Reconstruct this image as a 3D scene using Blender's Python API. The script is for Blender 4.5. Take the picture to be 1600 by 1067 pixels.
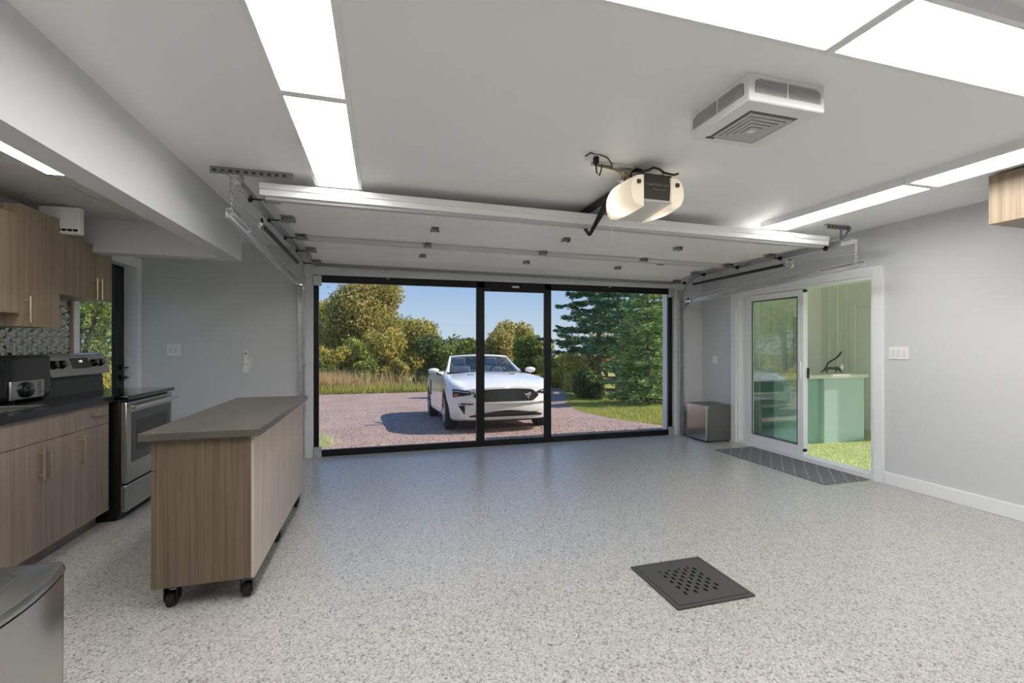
import bpy, bmesh, math, random
import numpy as np
from mathutils import Vector, Matrix
random.seed(7); rng = np.random.default_rng(7)
PI = math.pi
for o in list(bpy.data.objects): bpy.data.objects.remove(o)
SC = bpy.context.scene; COL = SC.collection

# ------------------------------------------------------------------ camera
CAMH = 1.32; YAW = math.radians(15.94)
cam = bpy.data.cameras.new('camera'); cam.lens = 16.0; cam.sensor_width = 36.0
cam.shift_y = 0.0028; cam.clip_start = 0.02; cam.clip_end = 500
camo = bpy.data.objects.new('camera', cam); COL.objects.link(camo)
camo.location = (0, 0, CAMH); camo.rotation_euler = (PI/2, 0, -YAW); SC.camera = camo

# ------------------------------------------------------------------ light
SC.view_settings.view_transform = 'Standard'; SC.view_settings.look = 'None'
SC.view_settings.gamma = 1.0; SC.view_settings.exposure = 0.0
SC.cycles.max_bounces = 16; SC.cycles.diffuse_bounces = 10; SC.cycles.transparent_max_bounces = 16
PANEL = 16.0                                   # emission of every ceiling panel
SUN_DIR = Vector((0.75, -0.12, 0.66)).normalized()
world = bpy.data.worlds.new('World'); SC.world = world; world.use_nodes = True
nt = world.node_tree; nt.nodes.clear()
out = nt.nodes.new('ShaderNodeOutputWorld'); bg = nt.nodes.new('ShaderNodeBackground')
sky = nt.nodes.new('ShaderNodeValToRGB'); e_ = sky.color_ramp; sk_ = nt.nodes.new('ShaderNodeSeparateXYZ')
def _l(c): return tuple((v/255/12.92) if v/255 <= .04045 else ((v/255+.055)/1.055)**2.4 for v in c)+(1,)
while len(e_.elements) < 5: e_.elements.new(.5)
for k, (p, c_) in enumerate([(0, (204, 220, 232)), (.06, (188, 212, 236)), (.16, (146, 186, 236)), (.45, (110, 158, 224)), (1, (86, 136, 210))]): e_.elements[k].position = p; e_.elements[k].color = _l(c_)
tc = nt.nodes.new('ShaderNodeTexCoord'); mp = nt.nodes.new('ShaderNodeMapping'); mp.inputs['Scale'].default_value = (2.2, 2.2, 16)
nz = nt.nodes.new('ShaderNodeTexNoise'); nz.inputs['Scale'].default_value = 1.7; nz.inputs['Detail'].default_value = 6
cr = nt.nodes.new('ShaderNodeValToRGB'); cr.color_ramp.elements[0].position = .56; cr.color_ramp.elements[1].position = .86
cr.color_ramp.elements[0].color = (0, 0, 0, 1); cr.color_ramp.elements[1].color = (.55, .55, .55, 1)
mx = nt.nodes.new('ShaderNodeMix'); mx.data_type = 'RGBA'; mx.inputs[7].default_value = (.86, .89, .93, 1)
nt.links.new(tc.outputs['Generated'], sk_.inputs[0]); nt.links.new(sk_.outputs['Z'], sky.inputs[0])
nt.links.new(tc.outputs['Generated'], mp.inputs[0]); nt.links.new(mp.outputs[0], nz.inputs['Vector'])
nt.links.new(nz.outputs['Fac'], cr.inputs[0]); nt.links.new(cr.outputs[0], mx.inputs[0])
nt.links.new(sky.outputs[0], mx.inputs[6]); nt.links.new(mx.outputs[2], bg.inputs[0]); nt.links.new(bg.outputs[0], out.inputs[0])
bg.inputs[1].default_value = 1.0
sl = bpy.data.lights.new('sun', 'SUN'); sl.energy = 6.0; sl.angle = math.radians(0.6); sl.color = (1.0, .93, .82)
so = bpy.data.objects.new('sun', sl); COL.objects.link(so); so.rotation_euler = SUN_DIR.to_track_quat('Z', 'Y').to_euler()

# ------------------------------------------------------------------ materials
def lin(r, g, b):
    f = lambda c: (c/255/12.92) if c/255 <= .04045 else ((c/255+.055)/1.055)**2.4
    return (f(r), f(g), f(b), 1)
MATS = {}
def mat(name, col, rough=.5, metal=0., spec=.5, emit=None, es=1., bump=None, var=None, coat=0., alpha=None):
    m = bpy.data.materials.new(name); m.use_nodes = True; t = m.node_tree; b = t.nodes['Principled BSDF']
    b.inputs['Base Color'].default_value = lin(*col); b.inputs['Roughness'].default_value = rough
    b.inputs['Metallic'].default_value = metal; b.inputs['Specular IOR Level'].default_value = spec
    if coat: b.inputs['Coat Weight'].default_value = coat; b.inputs['Coat Roughness'].default_value = .05
    if emit: b.inputs['Emission Color'].default_value = lin(*emit); b.inputs['Emission Strength'].default_value = es
    if bump or var:
        c = t.nodes.new('ShaderNodeTexCoord'); mpn = t.nodes.new('ShaderNodeMapping'); n = t.nodes.new('ShaderNodeTexNoise')
        sc = (bump or var)[0]; mpn.inputs['Scale'].default_value = sc if isinstance(sc, tuple) else (sc,)*3
        n.inputs['Scale'].default_value = 1; n.inputs['Detail'].default_value = 4
        t.links.new(c.outputs['Object'], mpn.inputs[0]); t.links.new(mpn.outputs[0], n.inputs['Vector'])
        if bump:
            bp = t.nodes.new('ShaderNodeBump'); bp.inputs['Strength'].default_value = bump[1]; bp.inputs['Distance'].default_value = .01
            t.links.new(n.outputs['Fac'], bp.inputs['Height']); t.links.new(bp.outputs[0], b.inputs['Normal'])
        if var:
            r = t.nodes.new('ShaderNodeValToRGB'); r.color_ramp.elements[0].position = .3; r.color_ramp.elements[1].position = .7
            r.color_ramp.elements[0].color = lin(*col); r.color_ramp.elements[1].color = lin(*var[1])
            t.links.new(n.outputs['Fac'], r.inputs[0]); t.links.new(r.outputs[0], b.inputs['Base Color'])
    MATS[name] = m; return m
def ramp(t, src, stops, interp='LINEAR'):
    r = t.nodes.new('ShaderNodeValToRGB'); e = r.color_ramp; e.interpolation = interp
    while len(e.elements) < len(stops): e.elements.new(.5)
    for k, (p, c) in enumerate(stops): e.elements[k].position = p; e.elements[k].color = lin(*c)
    t.links.new(src, r.inputs[0]); return r
def foliage(name, stops, trans=.45):
    m = mat(name, stops[0][1], .6, spec=.25); t = m.node_tree; b = t.nodes['Principled BSDF']
    g = t.nodes.new('ShaderNodeNewGeometry'); r = ramp(t, g.outputs['Random Per Island'], stops)
    t.links.new(r.outputs[0], b.inputs['Base Color'])
    tr = t.nodes.new('ShaderNodeBsdfTranslucent'); t.links.new(r.outputs[0], tr.inputs[0])
    mixn = t.nodes.new('ShaderNodeMixShader'); mixn.inputs[0].default_value = trans
    t.links.new(b.outputs[0], mixn.inputs[1]); t.links.new(tr.outputs[0], mixn.inputs[2])
    t.links.new(mixn.outputs[0], t.nodes['Material Output'].inputs[0]); return m
def glass(name, tint, refl_ior, base=.0):
    m = bpy.data.materials.new(name); m.use_nodes = True; t = m.node_tree; t.nodes.clear()
    o = t.nodes.new('ShaderNodeOutputMaterial'); tr = t.nodes.new('ShaderNodeBsdfTransparent'); gl = t.nodes.new('ShaderNodeBsdfGlossy')
    tr.inputs[0].default_value = lin(*tint); gl.inputs['Roughness'].default_value = .01
    fr = t.nodes.new('ShaderNodeFresnel'); fr.inputs[0].default_value = refl_ior
    ge = t.nodes.new('ShaderNodeNewGeometry'); iv = t.nodes.new('ShaderNodeMath'); iv.operation = 'SUBTRACT'; iv.inputs[0].default_value = 1.0
    mu = t.nodes.new('ShaderNodeMath'); mu.operation = 'MULTIPLY'; t.links.new(ge.outputs['Backfacing'], iv.inputs[1]); t.links.new(iv.outputs[0], mu.inputs[0]); t.links.new(fr.outputs[0], mu.inputs[1])
    mxx = t.nodes.new('ShaderNodeMixShader'); t.links.new(mu.outputs[0], mxx.inputs[0])
    t.links.new(tr.outputs[0], mxx.inputs[1]); t.links.new(gl.outputs[0], mxx.inputs[2]); t.links.new(mxx.outputs[0], o.inputs[0])
    MATS[name] = m; return m
def wood(name, dark, light):
    m = mat(name, dark, .42, spec=.4); t = m.node_tree; b = t.nodes['Principled BSDF']
    c = t.nodes.new('ShaderNodeTexCoord'); mpn = t.nodes.new('ShaderNodeMapping'); mpn.inputs['Scale'].default_value = (150, 150, 2.2)
    n = t.nodes.new('ShaderNodeTexNoise'); n.inputs['Scale'].default_value = 1; n.inputs['Detail'].default_value = 3
    mp2 = t.nodes.new('ShaderNodeMapping'); mp2.inputs['Scale'].default_value = (28, 28, .7)
    n2 = t.nodes.new('ShaderNodeTexNoise'); n2.inputs['Scale'].default_value = 1; n2.inputs['Detail'].default_value = 2
    ad = t.nodes.new('ShaderNodeMath'); ad.operation = 'MULTIPLY_ADD'; ad.inputs[1].default_value = .55
    t.links.new(c.outputs['Object'], mpn.inputs[0]); t.links.new(mpn.outputs[0], n.inputs['Vector'])
    t.links.new(c.outputs['Object'], mp2.inputs[0]); t.links.new(mp2.outputs[0], n2.inputs['Vector'])
    ml = t.nodes.new('ShaderNodeMath'); ml.operation = 'MULTIPLY'; ml.inputs[1].default_value = .45
    t.links.new(n2.outputs['Fac'], ml.inputs[0]); t.links.new(n.outputs['Fac'], ad.inputs[0]); t.links.new(ml.outputs[0], ad.inputs[2])
    r = ramp(t, ad.outputs[0], [(.36, dark), (.64, light)]); t.links.new(r.outputs[0], b.inputs['Base Color']); return m

mat('wall', (212, 213, 215), .55, spec=.3, bump=(90, .05)); mat('ceil', (249, 249, 250), .42, spec=.45, bump=(60, .04))
mat('trim', (242, 243, 244), .38); mat('white', (240, 240, 238), .4); mat('white_gloss', (232, 233, 234), .15, coat=.4)
mat('tile_white', (214, 213, 209), .8, bump=(220, .25)); mat('black', (14, 14, 15), .35); mat('black_frame', (13, 14, 17), .38, metal=.3)
mat('black_gloss', (8, 8, 9), .06, coat=.5); mat('rubber', (22, 22, 23), .75); mat('dark_grey', (62, 61, 60), .45)
mat('galv', (212, 213, 215), .27, metal=.55, var=((30, 3, 30), (188, 189, 191))); mat('galv_dark', (150, 150, 151), .36, metal=.6)
mat('steel', (192, 189, 183), .27, metal=1., bump=((3, 3, 400), .02)); mat('steel_side', (128, 127, 124), .36, metal=.9)
mat('chrome', (225, 225, 225), .08, metal=1.); mat('brass', (214, 199, 170), .28, metal=.9)
mat('door_panel', (243, 243, 242), .48, bump=((4, 60, 60), .12)); mat('door_strut', (196, 196, 196), .4, metal=.3)
mat('counter', (34, 34, 36), .22, spec=.6, var=((40, 40, 40), (44, 43, 43))); mat('island_top', (98, 93, 82), .28, spec=.5, var=((7, 3, 20), (80, 76, 68)))
mat('drain', (66, 65, 64), .6, bump=(200, .15)); mat('pit_shade_black', (3, 3, 3), .9)
mat('diffuser', (250, 248, 240), .5, emit=(255, 253, 249), es=PANEL); mat('lens', (245, 240, 230), .4, emit=(255, 238, 212), es=.35)
mat('opener_grey', (78, 76, 71), .45); mat('opener_white', (220, 219, 215), .4); mat('cord', (30, 28, 26), .6); mat('wire_tan', (140, 118, 92), .6)
mat('silver_print', (150, 144, 128), .4, metal=.3)
mat('vent_dark', (70, 68, 66), .7); mat('paint_car', (242, 239, 233), .22, coat=.8, spec=.5); mat('car_black', (16, 17, 18), .35)
mat('car_lamp', (44, 50, 62), .08, metal=.3, coat=.6); mat('amber', (190, 110, 60), .3); mat('car_seat', (88, 90, 96), .6); mat('car_int', (38, 39, 42), .6)
mat('tyre', (24, 24, 25), .8); mat('rim', (190, 192, 196), .25, metal=.9)
mat('white_green_bounce', (232, 234, 230), .6); mat('bar_teal', (186, 210, 206), .12, spec=.6, coat=.4); mat('bar_teal_dark', (142, 178, 172), .12, coat=.4); mat('bar_top', (222, 217, 206), .3)  # white turf room walls with a faint green turf bounce in the colour
mat('bark', (94, 82, 72), .9, bump=(30, .5)); mat('bark_grey', (140, 130, 122), .9, bump=(30, .5))
mat('dial_print', (60, 58, 56), .5); mat('digit', (235, 240, 240), .4, emit=(235, 245, 245), es=.8)
mat('tin', (205, 202, 194), .2, metal=1.); mat('recess', (104, 103, 101), .6); mat('grille_grey', (196, 195, 192), .5)
wood('wood', (134, 119, 108), (160, 146, 134)); wood('wood_warm', (136, 118, 98), (164, 147, 126)); wood('wood_island', (92, 79, 65), (116, 102, 86)); wood('wood_glare', (176, 160, 146), (196, 184, 172))
glass('glass_door', (247, 251, 249), 2.9); glass('glass_clear', (240, 244, 242), 1.5); glass('glass_car', (205, 216, 224), 1.9)
t = MATS['lens'].node_tree; b = t.nodes['Principled BSDF']; tr = t.nodes.new('ShaderNodeBsdfTranslucent'); tr.inputs[0].default_value = lin(250, 245, 236)
mxl = t.nodes.new('ShaderNodeMixShader'); mxl.inputs[0].default_value = .6; t.links.new(b.outputs[0], mxl.inputs[1]); t.links.new(tr.outputs[0], mxl.inputs[2]); t.links.new(mxl.outputs[0], t.nodes['Material Output'].inputs[0])
# flake floor
m = mat('floor', (170, 167, 160), .3, spec=.5, coat=.3); t = m.node_tree; b = t.nodes['Principled BSDF']; b.inputs['Coat Roughness'].default_value = .22
c = t.nodes.new('ShaderNodeTexCoord'); v1 = t.nodes.new('ShaderNodeTexVoronoi'); v1.inputs['Scale'].default_value = 165
v2 = t.nodes.new('ShaderNodeTexVoronoi'); v2.inputs['Scale'].default_value = 95
t.links.new(c.outputs['Object'], v1.inputs['Vector']); t.links.new(c.outputs['Object'], v2.inputs['Vector'])
s1 = t.nodes.new('ShaderNodeSeparateColor'); t.links.new(v1.outputs['Color'], s1.inputs[0])
s2 = t.nodes.new('ShaderNodeSeparateColor'); t.links.new(v2.outputs['Color'], s2.inputs[0])
r1 = ramp(t, s1.outputs[0], [(0, (74, 72, 70)), (.09, (128, 124, 118)), (.22, (172, 170, 165)), (.55, (186, 184, 179)), (.85, (208, 207, 203))], 'CONSTANT')
r2 = ramp(t, s2.outputs[1], [(0, (92, 89, 85)), (.07, (163, 161, 156)), (.3, (190, 188, 184)), (.9, (205, 204, 201))], 'CONSTANT')
mxf = t.nodes.new('ShaderNodeMix'); mxf.data_type = 'RGBA'; mxf.inputs[0].default_value = .42
t.links.new(r1.outputs[0], mxf.inputs[6]); t.links.new(r2.outputs[0], mxf.inputs[7]); t.links.new(mxf.outputs[2], b.inputs['Base Color'])
nzf = t.nodes.new('ShaderNodeTexNoise'); nzf.inputs['Scale'].default_value = 60; bpf = t.nodes.new('ShaderNodeBump'); bpf.inputs['Strength'].default_value = .06; bpf.inputs['Distance'].default_value = .01
t.links.new(c.outputs['Object'], nzf.inputs['Vector']); t.links.new(nzf.outputs['Fac'], bpf.inputs['Height']); t.links.new(bpf.outputs[0], b.inputs['Normal'])
# gravel
m = mat('gravel', (160, 138, 130), .95, spec=.1); t = m.node_tree; b = t.nodes['Principled BSDF']
c = t.nodes.new('ShaderNodeTexCoord'); v1 = t.nodes.new('ShaderNodeTexVoronoi'); v1.inputs['Scale'].default_value = 38
n1 = t.nodes.new('ShaderNodeTexNoise'); n1.inputs['Scale'].default_value = 1.3; n1.inputs['Detail'].default_value = 8
t.links.new(c.outputs['Object'], v1.inputs['Vector']); t.links.new(c.outputs['Object'], n1.inputs['Vector'])
s1 = t.nodes.new('ShaderNodeSeparateColor'); t.links.new(v1.outputs['Color'], s1.inputs[0])
r1 = ramp(t, s1.outputs[0], [(0, (128, 106, 100)), (.5, (166, 143, 135)), (1, (196, 176, 168))])
r2 = ramp(t, n1.outputs['Fac'], [(.3, (142, 120, 112)), (.7, (176, 154, 146))])
mxg = t.nodes.new('ShaderNodeMix'); mxg.data_type = 'RGBA'; mxg.inputs[0].default_value = .5
t.links.new(r1.outputs[0], mxg.inputs[6]); t.links.new(r2.outputs[0], mxg.inputs[7]); t.links.new(mxg.outputs[2], b.inputs['Base Color'])
bpg = t.nodes.new('ShaderNodeBump'); bpg.inputs['Strength'].default_value = .6; bpg.inputs['Distance'].default_value = .02
t.links.new(v1.outputs['Distance'], bpg.inputs['Height']); t.links.new(bpg.outputs[0], b.inputs['Normal'])
mat('lawn', (140, 146, 84), .95, spec=.1, var=((1.2, 1.2, 1.2), (176, 172, 108))); mat('turf_base', (176, 188, 136), .95, spec=.1, var=((18, 18, 18), (200, 208, 160)))
foliage('stones', [(0, (120, 100, 94)), (.5, (170, 148, 140)), (1, (205, 190, 182))], 0)
foliage('turf_blade', [(0, (176, 186, 132)), (1, (218, 222, 180))], .2); foliage('grass_blade', [(0, (129, 144, 71)), (.6, (180, 185, 97)), (1, (227, 211, 129))], .3)
foliage('leaf_autumn', [(0, (112, 124, 63)), (.45, (170, 168, 92)), (.75, (207, 187, 117)), (.92, (235, 200, 141)), (1, (235, 195, 151))])
foliage('leaf_green', [(0, (93, 116, 61)), (.5, (141, 158, 80)), (1, (198, 198, 106))]); foliage('leaf_olive', [(0, (122, 127, 68)), (.5, (183, 175, 92)), (1, (234, 209, 122))])
foliage('leaf_dark', [(0, (72, 90, 58)), (.6, (109, 129, 75)), (1, (156, 167, 97))]); foliage('leaf_yellow', [(0, (166, 163, 80)), (.6, (227, 209, 110)), (1, (235, 235, 144))])
foliage('needle', [(0, (79, 106, 85)), (.6, (116, 150, 110)), (1, (169, 199, 134))], .15); foliage('needle_bright', [(0, (99, 128, 76)), (.6, (145, 174, 105)), (1, (202, 216, 135))], .15)
foliage('straw', [(0, (171, 144, 105)), (.6, (224, 192, 146)), (1, (235, 228, 180))])
# mesh screen: woven cloth that lets most light through
m = bpy.data.materials.new('screen_mesh'); m.use_nodes = True; t = m.node_tree; t.nodes.clear(); o_ = t.nodes.new('ShaderNodeOutputMaterial')
tr = t.nodes.new('ShaderNodeBsdfTransparent'); df = t.nodes.new('ShaderNodeBsdfDiffuse'); df.inputs[0].default_value = lin(128, 130, 134)
mxx = t.nodes.new('ShaderNodeMixShader'); mxx.inputs[0].default_value = .09; t.links.new(tr.outputs[0], mxx.inputs[1]); t.links.new(df.outputs[0], mxx.inputs[2]); t.links.new(mxx.outputs[0], o_.inputs[0]); MATS['screen_mesh'] = m
# rug
m = mat('rug', (104, 105, 108), .95, spec=.1); t = m.node_tree; b = t.nodes['Principled BSDF']; c = t.nodes.new('ShaderNodeTexCoord')
mpn = t.nodes.new('ShaderNodeMapping'); mpn.inputs['Rotation'].default_value = (0, 0, PI/4); mpn.inputs['Scale'].default_value = (9.5, 9.5, 9.5)
vr = t.nodes.new('ShaderNodeTexVoronoi'); vr.feature = 'DISTANCE_TO_EDGE'; vr.inputs['Randomness'].default_value = .12; vr.inputs['Scale'].default_value = 1
t.links.new(c.outputs['Object'], mpn.inputs[0]); t.links.new(mpn.outputs[0], vr.inputs['Vector'])
r = ramp(t, vr.outputs['Distance'], [(.0, (140, 141, 144)), (.06, (134, 135, 138)), (.12, (108, 109, 112)), (1, (112, 113, 116))]); t.links.new(r.outputs[0], b.inputs['Base Color'])

# ------------------------------------------------------------------ mesh helpers
def origin(o):
    v = Vector((0, 0, 0))
    while o: v += o.location; o = o.parent
    return v
class G:
    def __init__(s): s.v = []; s.f = []
    def add(s, v, f):
        n = len(s.v); s.v += [tuple(p) for p in v]; s.f += [tuple(i+n for i in q) for q in f]; return s
    def box(s, x0, x1, y0, y1, z0, z1):
        return s.add([(x0,y0,z0),(x1,y0,z0),(x1,y1,z0),(x0,y1,z0),(x0,y0,z1),(x1,y0,z1),(x1,y1,z1),(x0,y1,z1)],
                     [(0,3,2,1),(4,5,6,7),(0,1,5,4),(1,2,6,5),(2,3,7,6),(3,0,4,7)])
    def loft(s, rings, cap=True, closed=True):
        n = len(rings[0]); v = [p for r in rings for p in r]; f = []
        for i in range(len(rings)-1):
            for j in range(n if closed else n-1):
                k = (j+1) % n; f.append((i*n+j, i*n+k, (i+1)*n+k, (i+1)*n+j))
        if cap and closed: f.append(tuple(range(n-1, -1, -1))); f.append(tuple(range((len(rings)-1)*n, len(rings)*n)))
        return s.add(v, f)
    def tube(s, pts, r, n=8, cap=True):
        pts = [Vector(p) for p in pts]; rings = []; up = None
        for i, p in enumerate(pts):
            t = (pts[min(i+1, len(pts)-1)]-pts[max(i-1, 0)]).normalized()
            if up is None: up = Vector((0, 0, 1)) if abs(t.z) < .9 else Vector((1, 0, 0))
            a = t.cross(up).normalized(); bb = a.cross(t).normalized(); up = bb
            rr = r[i] if isinstance(r, (list, tuple)) else r
            rings.append([p+a*math.cos(2*PI*k/n)*rr+bb*math.sin(2*PI*k/n)*rr for k in range(n)])
        return s.loft(rings, cap)
    def bar(s, p0, p1, w, h, up=(0, 0, 1)):
        p0, p1 = Vector(p0), Vector(p1); t = (p1-p0).normalized(); a = t.cross(Vector(up)).normalized(); b_ = a.cross(t)
        q = lambda p: [p+a*w/2+b_*h/2, p-a*w/2+b_*h/2, p-a*w/2-b_*h/2, p+a*w/2-b_*h/2]
        return s.loft([q(p0), q(p1)])
    def prism(s, poly, axis, a0, a1):
        def P(u, v, a): return {'x': (a, u, v), 'y': (u, a, v), 'z': (u, v, a)}[axis]
        return s.loft([[P(u, v, a0) for u, v in poly], [P(u, v, a1) for u, v in poly]])
    def disc(s, c, axis, r, h, n=20):
        c = Vector(c); d = Vector(axis).normalized(); return s.tube([c-d*h/2, c+d*h/2], r, n)
    def grid(s, fn, nu, nv):
        v = [fn(i/nu, j/nv) for i in range(nu+1) for j in range(nv+1)]
        f = [(i*(nv+1)+j, (i+1)*(nv+1)+j, (i+1)*(nv+1)+j+1, i*(nv+1)+j+1) for i in range(nu) for j in range(nv)]
        return s.add(v, f)
    def make(s, name, material, parent=None, local=False, bevel=0., smooth=False, solid=0., seg=2):
        me = bpy.data.meshes.new(name); off = Vector((0, 0, 0)) if (local or not parent) else origin(parent)
        me.from_pydata([(p[0]-off.x, p[1]-off.y, p[2]-off.z) for p in s.v], [], s.f); me.validate()
        bm = bmesh.new(); bm.from_mesh(me); bmesh.ops.recalc_face_normals(bm, faces=bm.faces); bm.to_mesh(me); bm.free()
        me.materials.append(MATS[material]); o = bpy.data.objects.new(name, me); COL.objects.link(o)
        if parent: o.parent = parent
        if solid: md = o.modifiers.new('solid', 'SOLIDIFY'); md.thickness = solid; md.offset = 0
        if bevel: md = o.modifiers.new('bevel', 'BEVEL'); md.width = bevel; md.segments = seg; md.limit_method = 'ANGLE'; md.angle_limit = math.radians(40)
        if smooth or bevel: me.shade_smooth(); me.set_sharp_from_angle(angle=math.radians(42))
        return o
def box(*a): return G().box(*a)
def tag(o, label, cat, group=None):
    o['label'] = label; o['category'] = cat
    if group: o['group'] = group
    return o
def thing(name, loc, label, cat, group=None):
    o = bpy.data.objects.new(name, None); COL.objects.link(o); o.location = loc; o.empty_display_size = .1
    return tag(o, label, cat, group)
def struct(o): o['kind'] = 'structure'; return o
def stuff(o, label=None, cat=None):
    o['kind'] = 'stuff'
    if label: o['label'] = label; o['category'] = cat
    return o
def copy_tree(o, parent=None):
    c = o.copy(); COL.objects.link(c)
    if parent: c.parent = parent
    for ch in [x for x in bpy.data.objects if x.parent == o]: copy_tree(ch, c)
    return c
def child_copy(o, parent, loc):
    c = o.copy(); COL.objects.link(c); c.parent = parent; c.location = loc; return c
def quads(name, P, material, parent=None, label=None, cat=None):
    """P: (n,k,3) array of separate k-gons -> one mesh."""
    n, k, _ = P.shape; me = bpy.data.meshes.new(name); me.vertices.add(n*k); me.loops.add(n*k); me.polygons.add(n)
    off = np.array(origin(parent)) if parent else 0
    me.vertices.foreach_set('co', (P.reshape(-1, 3)-off).ravel().astype('f4')); me.loops.foreach_set('vertex_index', np.arange(n*k, dtype='i4'))
    me.polygons.foreach_set('loop_start', np.arange(0, n*k, k, dtype='i4')); me.update(calc_edges=True)
    me.materials.append(MATS[material]); o = bpy.data.objects.new(name, me); COL.objects.link(o)
    if parent: o.parent = parent
    return stuff(o, label, cat)
def text(body, size, material, parent, M, shear=0., ext=.0008):
    cu = bpy.data.curves.new('lettering', 'FONT'); cu.body = body; cu.size = size; cu.extrude = ext; cu.align_x = 'CENTER'; cu.align_y = 'CENTER'; cu.shear = shear
    tmp = bpy.data.objects.new('tmp', cu); COL.objects.link(tmp)
    me = bpy.data.meshes.new_from_object(tmp.evaluated_get(bpy.context.evaluated_depsgraph_get())); bpy.data.objects.remove(tmp)
    off = origin(parent); me.transform(Matrix.Translation(-off) @ M); me.materials.clear(); me.materials.append(MATS[material])
    o = bpy.data.objects.new('lettering', me); COL.objects.link(o); o.parent = parent; return o

# ------------------------------------------------------------------ setting
XL, XR, YB, YF, H = -2.48, 4.59, 5.75, -2.6, 2.453
OX0, OX1, OH = -.77, 4.10, 2.135           # garage opening
struct(box(XL-.2, XR+.15, YF-.2, YB+.16, -.2, 0).make('floor', 'floor'))
struct(box(XL-.2, XR+.2, YF-.2, YB+.2, H, H+.15).make('ceiling', 'ceil'))
g = G(); g.box(XL-.2, OX0, YB, YB+.15, -.2, H); g.box(OX1, XR+.15, YB, YB+.15, -.2, H); g.box(OX0, OX1, YB, YB+.15, OH, H)
struct(g.make('wall_back', 'wall'))
DL0, DL1, DLH = 4.72, 5.70, 2.14           # glazed side door opening in the left wall
g = G(); g.box(XL-.16, XL, YF-.2, DL0, 0, H); g.box(XL-.16, XL, DL1, YB, 0, H); g.box(XL-.16, XL, DL0, DL1, DLH, H)
struct(g.make('wall_left', 'wall'))
SD0, SD1, SDH = 3.28, 5.06, 1.985          # sliding door opening in the right wall
g = G(); g.box(XR, XR+.15, YF-.2, SD0, 0, H); g.box(XR, XR+.15, SD1, YB, 0, H); g.box(XR, XR+.15, SD0, SD1, SDH, H)
struct(g.make('wall_right', 'wall'))
struct(box(XL-.2, XR+.15, YF-.2, YF, 0, H).make('wall_front', 'wall'))
struct(box(XR-.016, XR, YF, SD0-.095, 0, .115).make('baseboard_right', 'trim', bevel=.004))
struct(box(XR-.016, XR, SD1+.095, YB, 0, .115).make('baseboard_corner', 'trim', bevel=.004))
struct(box(OX1+.12, XR-.016, YB-.016, YB, 0, .115).make('baseboard_back', 'trim', bevel=.004))
g = G(); g.box(OX0-.001, OX0+.02, YB+.06, YB+.24, -.08, OH); g.box(OX1-.02, OX1+.001, YB+.06, YB+.24, -.08, OH); g.box(OX0, OX1, YB+.06, YB+.24, OH-.02, OH)
struct(g.make('trim_garage_opening', 'white'))
# kitchen bulkhead and dropped tile ceiling
KX, KZ, KB, KY = -1.19, 2.05, 2.32, 4.51
g = G(); g.box(KX-.13, KX, YF, KY, KZ, H); g.box(XL, KX-.13, KY-.14, KY, KZ, H)
struct(g.make('trim_bulkhead', 'wall'))
kc = box(XL, KX-.13, YF, KY-.14, KB+.012, KB+.03).make('ceiling_kitchen', 'white'); struct(kc)
for xe in (XL+.0, KX-.142): struct(box(xe, xe+.012, YF, KY-.14, KB-.004, KB+.012).make('grid_bar', 'white', kc))
ty = KY-.14; nT = 0
tile0 = None
while ty > .6:
    y0 = ty-.61
    for x0, x1 in ((XL+.012, -1.905), (-1.893, KX-.142)):
        box(x0+.004, x1-.004, y0+.006, ty-.006, KB, KB+.013).make('tile', 'tile_white', kc, bevel=.002)
    ty = y0

# ------------------------------------------------------------------ garage door (raised) --------------------------
ZD = 2.315
gd = thing('garage_door', (1.66, 4.5, ZD), 'raised white sectional garage door lying under the ceiling', 'garage door')
gd.rotation_euler = (0, math.radians(.5), 0)
DX = 2.41
sec = [(3.36, .0), (3.97, .0), (4.59, .0), (5.19, .0), (5.70, -.075)]
L = lambda y: y-4.5
for k in range(4):
    (y0, z0), (y1, z1) = sec[k], sec[k+1]; g = G()
    ym = (y0+y1)/2
    for a, bq in ((y0+.004, ym-.004), (ym+.004, y1-.004)):     # two flutes per section
        za = z0+(z1-z0)*(a-y0)/(y1-y0); zb = z0+(z1-z0)*(bq-y0)/(y1-y0)
        g.loft([[(-DX, L(a), za), (DX, L(a), za), (DX, L(a), za+.046), (-DX, L(a), za+.046)], [(-DX, L(bq), zb), (DX, L(bq), zb), (DX, L(bq), zb+.046), (-DX, L(bq), zb+.046)]])
    g.loft([[(-DX, L(y0+.003), z0+.006), (DX, L(y0+.003), z0+.006), (DX, L(y0+.003), z0+.04), (-DX, L(y0+.003), z0+.04)], [(-DX, L(y1-.003), z1+.006), (DX, L(y1-.003), z1+.006), (DX, L(y1-.003), z1+.04), (-DX, L(y1-.003), z1+.04)]])
    g.make('door_section', 'door_panel', gd, local=True, bevel=.003)
g = G(); g.box(-DX-.03, DX+.03, L(3.335), L(3.362), .012, .055); g.box(-DX-.03, DX+.03, L(3.342), L(3.362), -.03, .012)
g.make('top_lip', 'door_panel', gd, local=True, bevel=.005)
for y, w, d in ((3.40, .075, .048), (4.64, .07, .04)):           # horizontal struts
    g = G(); g.prism([(L(y-w/2-.02), 0), (L(y-w/2-.02), -.006), (L(y-w/2), -.006), (L(y-w/2+.012), -d), (L(y+w/2-.012), -d), (L(y+w/2), -.006), (L(y+w/2+.02), -.006), (L(y+w/2+.02), 0)], 'x', -DX, DX)
    g.make('strut', 'door_strut', gd, local=True)
for x in (-1.22, 0., 1.22):
    box(x-.03, x+.03, L(3.5), L(5.18), -.0015, .0).make('stile', 'door_panel', gd, local=True)
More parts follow.
